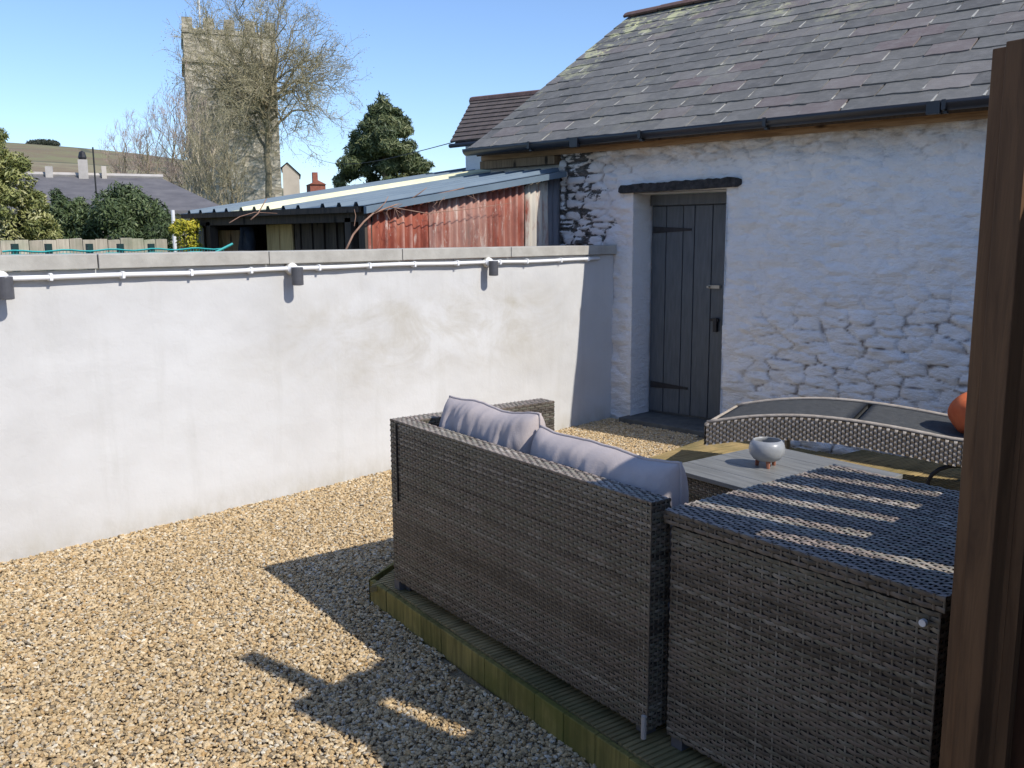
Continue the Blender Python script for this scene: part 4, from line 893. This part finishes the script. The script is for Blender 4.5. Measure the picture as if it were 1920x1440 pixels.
def panel(parent, x0, x1, y0, y1, z0, z1, faces, mat=None, pitch=.021, sh_=.0105, name='panel', bmat=None):
    """dark core box with woven faces: f,b (y), l,r (x), t"""
    mat = mat or MAT['wick']; e = .003
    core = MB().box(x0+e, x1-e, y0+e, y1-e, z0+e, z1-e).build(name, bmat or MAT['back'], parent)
    kw = dict(pitch=pitch, sh_=sh_)
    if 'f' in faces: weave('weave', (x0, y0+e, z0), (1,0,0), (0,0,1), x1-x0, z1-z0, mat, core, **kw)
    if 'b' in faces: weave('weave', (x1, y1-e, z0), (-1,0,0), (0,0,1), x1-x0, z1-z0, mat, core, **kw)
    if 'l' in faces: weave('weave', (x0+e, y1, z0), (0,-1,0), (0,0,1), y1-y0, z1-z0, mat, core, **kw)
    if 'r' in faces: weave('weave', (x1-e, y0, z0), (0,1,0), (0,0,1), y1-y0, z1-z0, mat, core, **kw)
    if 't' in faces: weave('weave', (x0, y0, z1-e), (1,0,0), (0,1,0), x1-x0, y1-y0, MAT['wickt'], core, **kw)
    return core
SA = R(-10.3)
so = thing('rattan_sofa', 'brown-grey woven rattan sofa seen from behind on the deck', 'sofa', (-2.835, 2.275, 0), SA)
zt = .83
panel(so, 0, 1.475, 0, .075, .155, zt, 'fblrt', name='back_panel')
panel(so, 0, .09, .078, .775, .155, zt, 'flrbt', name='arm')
MB().box(0.052, .060, -.006, -.001, .50, zt-.01).build('seam', MAT['back'], so)
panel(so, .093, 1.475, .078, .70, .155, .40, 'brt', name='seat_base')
sc_ = MB().box(.10, 1.47, .10, .74, .403, .50).build('seat_cushion', MAT['cushion'], so, bevel=.03)
for x, y in ((.05, .05), (1.42, .05), (.05, .72), (1.42, .66), (.02, .02)): MB().box(x-.02, x+.02, y-.02, y+.02, DZT+.002, .157).build('leg', MAT['lampm'], so)
MB().tube([(1.465, -.004, .13), (1.465, -.004, .20)], .008, 6).build('foot_peg', MAT['chim'], so)
# back cushions
def cushion(name, label, x0, x1, th, z0, z1, tiltx, loc, rz, seed, wr=.016):
    nx_, nz_c, ny_ = 46, 20, 9; V = []; idx = {}; r_ = np.random.default_rng(seed)
    L = x1-x0; H = z1-z0
    bm = []; 
    a = np.linspace(-1, 1, nx_+1); b = np.linspace(-1, 1, nz_c+1); A, B = np.meshgrid(a, b, indexing='ij')
    verts = []; faces = []
    for side in (-1, 1):
        puff = (np.clip(1-np.abs(A)**5, 0, 1)**.5)*(np.clip(1-np.abs(B)**3.2, 0, 1)**.5)
        y = side*th/2*(.16+.84*puff); 
        wr_ = fbm(A*3.2+seed, B*1.6, seed*.3+side, 3)*wr*1.2+np.abs(fbm(A*9+seed*2, B*1.6+A*2.5, seed+side*2., 4))*wr*2.6
        y = y+side*wr_*puff
        x = x0+L/2+A*L/2*(1-.05*(1-np.abs(B))*0-.03*np.abs(B)**3); z = z0+H/2+B*H/2*(1-.05*(1-np.abs(A)**2))+.006*np.sin(A*5+seed)*B+fbm(A*4+seed, B*2, seed*1.)*.006
        base = len(verts); verts += list(zip(x.ravel(), y.ravel(), z.ravel())); m1 = nz_c+1
        for i in range(nx_):
            for j in range(nz_c):
                f = (base+i*m1+j, base+(i+1)*m1+j, base+(i+1)*m1+j+1, base+i*m1+j+1); faces.append(f if side < 0 else f[::-1])
    n_ = (nx_+1)*(nz_c+1); m1 = nz_c+1; rim = [i*m1 for i in range(nx_+1)]+[nx_*m1+j for j in range(1, m1)]+[i*m1+nz_c for i in range(nx_-1, -1, -1)]+[j for j in range(nz_c-1, 0, -1)]
    for k in range(len(rim)): p, q_ = rim[k], rim[(k+1) % len(rim)]; faces.append((q_, p, p+n_, q_+n_))
    me = bpy.data.meshes.new(name); me.from_pydata(verts, [], faces); me.update(); me.polygons.foreach_set('use_smooth', [True]*len(me.polygons))
    o = lnk(name, me, MAT['cushion'], None, loc, rz); o.rotation_euler = (tiltx, 0, rz); ss = o.modifiers.new('s', 'SUBSURF'); ss.levels = 1; ss.render_levels = 1
    rp_ = [verts[p] for p in rim]; rq_ = [verts[p+n_] for p in rim]; mid = [tuple((a+b)/2 for a, b in zip(p, q_)) for p, q_ in zip(rp_, rq_)]
    MB().tube(mid+[mid[0]], .0055, 6).build('piping', MAT['cushion'], o, True)
    return tag(o, label, 'cushion', 'grey cushions along the sofa back')
def sofa_pt(x, y, z): c, s = math.cos(SA), math.sin(SA); return (-2.835+x*c-y*s, 2.275+x*s+y*c, z)
cushion('back_cushion', 'lilac-grey back cushion at the left end of the sofa, nearer the white wall', 0, .58, .16, 0, .425, R(-3), sofa_pt(.15, .165, .505), SA+R(1.5), 3)
cushion('back_cushion', 'longer lilac-grey back cushion on the right of the sofa, beside the storage box', 0, .69, .18, 0, .40, R(-3), sofa_pt(.735, .165, .50), SA-R(1), 8, .012)

# storage box
BA = R(-9.0)
bx = thing('rattan_storage_box', 'large square lidded rattan storage box joined to the sofa end', 'storage box', (-1.352, 2.035, 0), BA)
panel(bx, .01, .765, .012, .78, .15, .765, 'flrb', name='body', pitch=.025, sh_=.0115)
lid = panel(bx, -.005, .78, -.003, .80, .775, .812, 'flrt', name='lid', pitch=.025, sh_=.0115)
MB().box(.012, .763, .016, .778, .7655, .7745).build('lid_gap', MAT['back'], bx)
MB().tube([(.735, .004, .74), (.735, -.006, .74)], .008, 10).build('bolt', MAT['polewhite'], bx)
for x, y in ((.04, .04), (.73, .04), (.04, .74), (.73, .74)): MB().box(x-.02, x+.02, y-.02, y+.02, DZT+.002, .152).build('leg', MAT['lampm'], bx)

# table and bowl
ta = thing('rattan_coffee_table', 'low square coffee table with grey wood-effect top beyond the sofa', 'table', (-1.88, 3.75, 0), SA)
TZ = .50
for i in range(5):
    y0 = -.37+i*.148; MB().box(-.37, .37, y0+.001, y0+.147, TZ-.02, TZ).build('top_plank', MAT['table'], ta, bevel=.002)
panel(ta, -.35, .35, -.35, .35, .24, TZ-.022, 'flrb', name='skirt')
for x in (-.32, .32):
    for y in (-.32, .32): panel(ta, x-.03, x+.03, y-.03, y+.03, DZT+.004, .24, 'flrb', name='leg')
bo = thing('footed_bowl', 'small round grey bowl on three stubby feet standing on the coffee table', 'bowl', (-1.965, 3.77, TZ))
MB().lathe([(0,.026), (.035,.027), (.06,.038), (.077,.060), (.082,.085), (.076,.110), (.063,.126), (.059,.126), (.070,.108), (.074,.085), (.062,.055), (.0,.045)], 32).build('bowl', MAT['bowl'], bo, True)
for k in range(3):
    an = 2.1*k-.9; MB().tube([(.045*math.cos(an), .045*math.sin(an), 0), (.04*math.cos(an), .04*math.sin(an), .036)], [.008, .012], 8).build('foot', MAT['terra'], bo)

# ------------------------------------------------------------------ curved lounger
LA = R(14.); lo = thing('curved_lounger', 'arched rattan sun lounger with charcoal pads by the stone wall', 'sun lounger', (-2.79, 4.6, 0), LA)
def lz(s): return np.interp(s, [-.02,.0,.24,.48,.65,.82,1.06,1.34,1.6,1.8,1.95,2.05], [.45,.46,.515,.545,.55,.545,.525,.49,.50,.58,.70,.80])
ss_ = np.linspace(0, 2.05, 83); LW = .65; TH_ = .13
def lsm(s): return np.mean([lz(s+d) for d in (-.08,-.04,0,.04,.08)]) if .08 < s < 1.97 else lz(s)
zz = np.array([lsm(s) for s in ss_])
for yo, sg in ((0, -1), (LW-.03, 1)):
    rim = MB()
    for i in range(len(ss_)): rim.v += [(ss_[i], yo, zz[i]-TH_), (ss_[i], yo+.03, zz[i]-TH_), (ss_[i], yo+.03, zz[i]), (ss_[i], yo, zz[i])]
    for i in range(len(ss_)-1):
        for k in range(4): rim.f.append((4*i+k, 4*i+4+k, 4*i+4+(k+1) % 4, 4*i+(k+1) % 4))
    rim.f += [(0,1,2,3), tuple(4*(len(ss_)-1)+k for k in (3,2,1,0))]; core = rim.build('side_frame', MAT['back'], lo)
    # woven skirt: vertical strands over horizontal rods
    V = []; fs = []; ncol = 100; nrow = 9; wS = 2.05/ncol
    for c in range(ncol):
        for k, f in enumerate((.08, .5, .92)):
            s = (c+f)*wS; zt_ = lsm(s)
            for r in range(nrow*2+1):
                t = r/(nrow*2); off = .005*math.cos(math.pi*r/2+math.pi*(c % 2))+(.0015 if k == 1 else 0)
                yy_ = yo-.007-off if sg < 0 else yo+.037+off
                V.append((s, yy_, zt_-TH_+t*TH_))
        b = c*3*(nrow*2+1)
        for k in (0, 1):
            for r in range(nrow*2): a = b+k*(nrow*2+1)+r; fs.append((a, a+nrow*2+1, a+nrow*2+2, a+1) if sg < 0 else (a+1, a+nrow*2+2, a+nrow*2+1, a))
    tag(lnk('weave', np_mesh('weave', V, np.array(fs), True), MAT['wickl'], core), kind='stuff')
    MB().tube([(s, yo+.015, z+.006) for s, z in zip(ss_[::2], zz[::2])], .0115, 8).build('rim', MAT['wickl'], core, True)
MB().tube([(0, .0, .455), (0, LW, .455)], .0125, 8).build('end_rim', MAT['wickl'], lo)
panel(lo, -.012, .0, .0, LW, .33, .45, 'l', MAT['wickl'], name='end_panel')
for a, b in ((.03, .80), (.83, 1.42), (1.45, 2.02)):
    sg_ = np.linspace(a, b, 16); pad = MB(); m_ = 9
    for s in sg_:
        for k in range(m_):
            y = .024+(LW-.048)*k/(m_-1); e = min(1, (s-a)/.03, (b-s)/.03)**.5 if s not in (a, b) else 0; pad.v.append((s, y, lsm(s)+.006+.007*e*math.sin(math.pi*k/(m_-1))**.3 if 0 < k < m_-1 else lsm(s)-.0))
    for s in sg_:
        for k in range(m_): pad.v.append((s, .024+(LW-.048)*k/(m_-1), lsm(s)-.045))
    n_ = len(sg_)*m_
    for i in range(len(sg_)-1):
        for k in range(m_-1): q = i*m_+k; pad.f += [(q, q+m_, q+m_+1, q+1), (n_+q, n_+q+1, n_+q+m_+1, n_+q+m_)]
        for k in (0, m_-1): q = i*m_+k; f = (q, q+m_, n_+q+m_, n_+q); pad.f.append(f if k else f[::-1])
    for i in (0, len(sg_)-1):
        for k in range(m_-1): q = i*m_+k; f = (q, q+1, n_+q+1, n_+q); pad.f.append(f)
    pad.build('pad', MAT['sling'], lo, True)
for s in (.35, 1.62):
    for y in (.05, LW-.05): MB().tube([(s, y, DZT+.002), (s-.02, y, lsm(s)-TH_+.01)], .018, 8).build('leg', MAT['wickl'], lo)
MB().tube([(1.36+.16*math.cos(a), .02, .24+.125*math.sin(a)) for a in np.linspace(0, 2*math.pi, 20)], .012, 6).build('curved_brace', MAT['iron'], lo, True)
oc = MB(); n = 18; 
for i in range(n+1):
    th = math.pi*i/n
    for k in range(28):
        ph = 2*math.pi*k/28; cx_ = 1+.07*math.sin(3*ph+i*.5)*math.sin(th); r_ = math.sin(th)**.8*cx_; oc.v.append((.13*r_*math.cos(ph), .17*r_*math.sin(ph), .115+.115*math.cos(th)*(1+.06*math.sin(4*ph))))
for i in range(n):
    for k in range(28): oc.f.append((i*28+k, (i+1)*28+k, (i+1)*28+(k+1) % 28, i*28+(k+1) % 28))
po = on_z(1828, 806, .52); o = oc.build('orange_cushion', MAT['orange'], None, True, loc=(po[0], po[1], .495), rz=LA); tag(o, 'rounded orange cushion resting on the lounger, half hidden by the post', 'cushion')

# ------------------------------------------------------------------ timber fence at the right
PA = R(-14.6); pf = thing('timber_post', 'brown stained double timber post at the right edge of view', 'post', (-.498, 1.765, 0), PA)
MB().box(-.038, -.012, .006, .05, 0, 1.868).build('batten', MAT['post'], pf, bevel=.002)
MB().box(-.011, .038, .0, .045, 0, 1.875).build('main_post', MAT['post'], pf, bevel=.002)
f1 = thing('brown_board_fence', 'dark brown vertical board fence running off right of the post', 'fence', (-.498, 1.765, 0), PA)
for i in range(14):
    x = -.012+i*.101; MB().box(x, x+.097, .090, .107, 0, 1.80+random.uniform(-.004, .004), .0008).build('board', MAT['fenceb'], f1)
for z in (.3, 1.0, 1.70): MB().box(-.01, 1.4, .108, .14, z-.03, z+.03).build('rail', MAT['fenceb'], f1)
f2 = thing('slatted_screen', 'tall vertical-slatted timber screen beyond the post, out of view', 'fence', (-.45, 0, 0))
gaps = [1.838, 1.985, 2.105, 2.24, 2.41, 2.57, 2.73, 2.87, 3.02, 3.17]
ed_ = [1.80]+[g for c in gaps for g in (c-.028, c+.028)]+[3.3]
for a, b in zip(ed_[0::2], ed_[1::2]): MB().box(-.012, .008, a, b, 0, 1.95).build('slat', MAT['post'], f2)
MB().box(.0085, .028, 1.80, 2.08, 0, 1.41).box(.0085, .028, 2.08, 2.13, 0, .93).box(.0085, .028, 2.07, 2.14, 1.42, 1.759).box(.0085, .028, 2.13, 3.3, 0, 1.20).build('lower_boarding', MAT['post'], f2)
MB().box(.0085, .03, 1.80, 3.3, 1.76, 1.95).build('top_rail', MAT['post'], f2)
MB().box(.031, .075, 1.885, 1.965, 0, 2.37).build('post', MAT['post'], f2)
MB().box(.031, .075, 3.22, 3.27, 0, 2.0).build('post', MAT['post'], f2)

# ------------------------------------------------------------------ unseen house and shed, added to hold skylight off the shaded side
hh = thing('sky_block_house', 'added white single-storey house, unseen behind the viewer, blocking part of the sky', 'house', (-4.3, -4.2, 0))
MB().box(0, 11, -6, 0, 0, 2.9).build('wall', MAT['wallcream2'], hh)
hr = MB(); hr.add([(-.2,.3,2.8),(11.2,.3,2.8),(11.2,-3,4.6),(-.2,-3,4.6),(-.2,-6.3,2.8),(11.2,-6.3,2.8)], [(0,1,2,3),(3,2,5,4),(0,3,4),(1,5,2),(0,4,5,1)]); hr.build('roof', MAT['houseroof'], hh)
for x in (1.2, 6.2, 8.8):
    wf = MB().box(x, x+1.3, .0, .05, 1.1, 2.3).build('window', MAT['polewhite'], hh); MB().box(x+.06, x+.62, .052, .056, 1.16, 2.24).box(x+.68, x+1.24, .052, .056, 1.16, 2.24).build('pane', MAT['tarp'], wf)
dd_ = MB().box(4.0, 4.9, .0, .06, 0, 2.05).build('door', MAT['door'], hh)
gs = thing('sky_block_shed', 'added dark timber shed, unseen beyond the brown board fence, blocking sky light', 'shed', (2.2, .2, 0))
for i in range(36): MB().box(-.02, 0, i*.15, i*.15+.144, 0, 2.3).build('board', MAT['fenceb'], gs)
MB().box(.005, 2.4, 0, 5.4, 0, 2.3).build('body', MAT['fenceb'], gs)
MB().hexa([(-.15,-.1,2.3),(2.6,-.1,2.3),(2.6,5.5,2.3),(-.15,5.5,2.3),(-.15,-.1,2.36),(2.6,-.1,2.5),(2.6,5.5,2.5),(-.15,5.5,2.36)]).build('roof', MAT['houseroof'], gs)
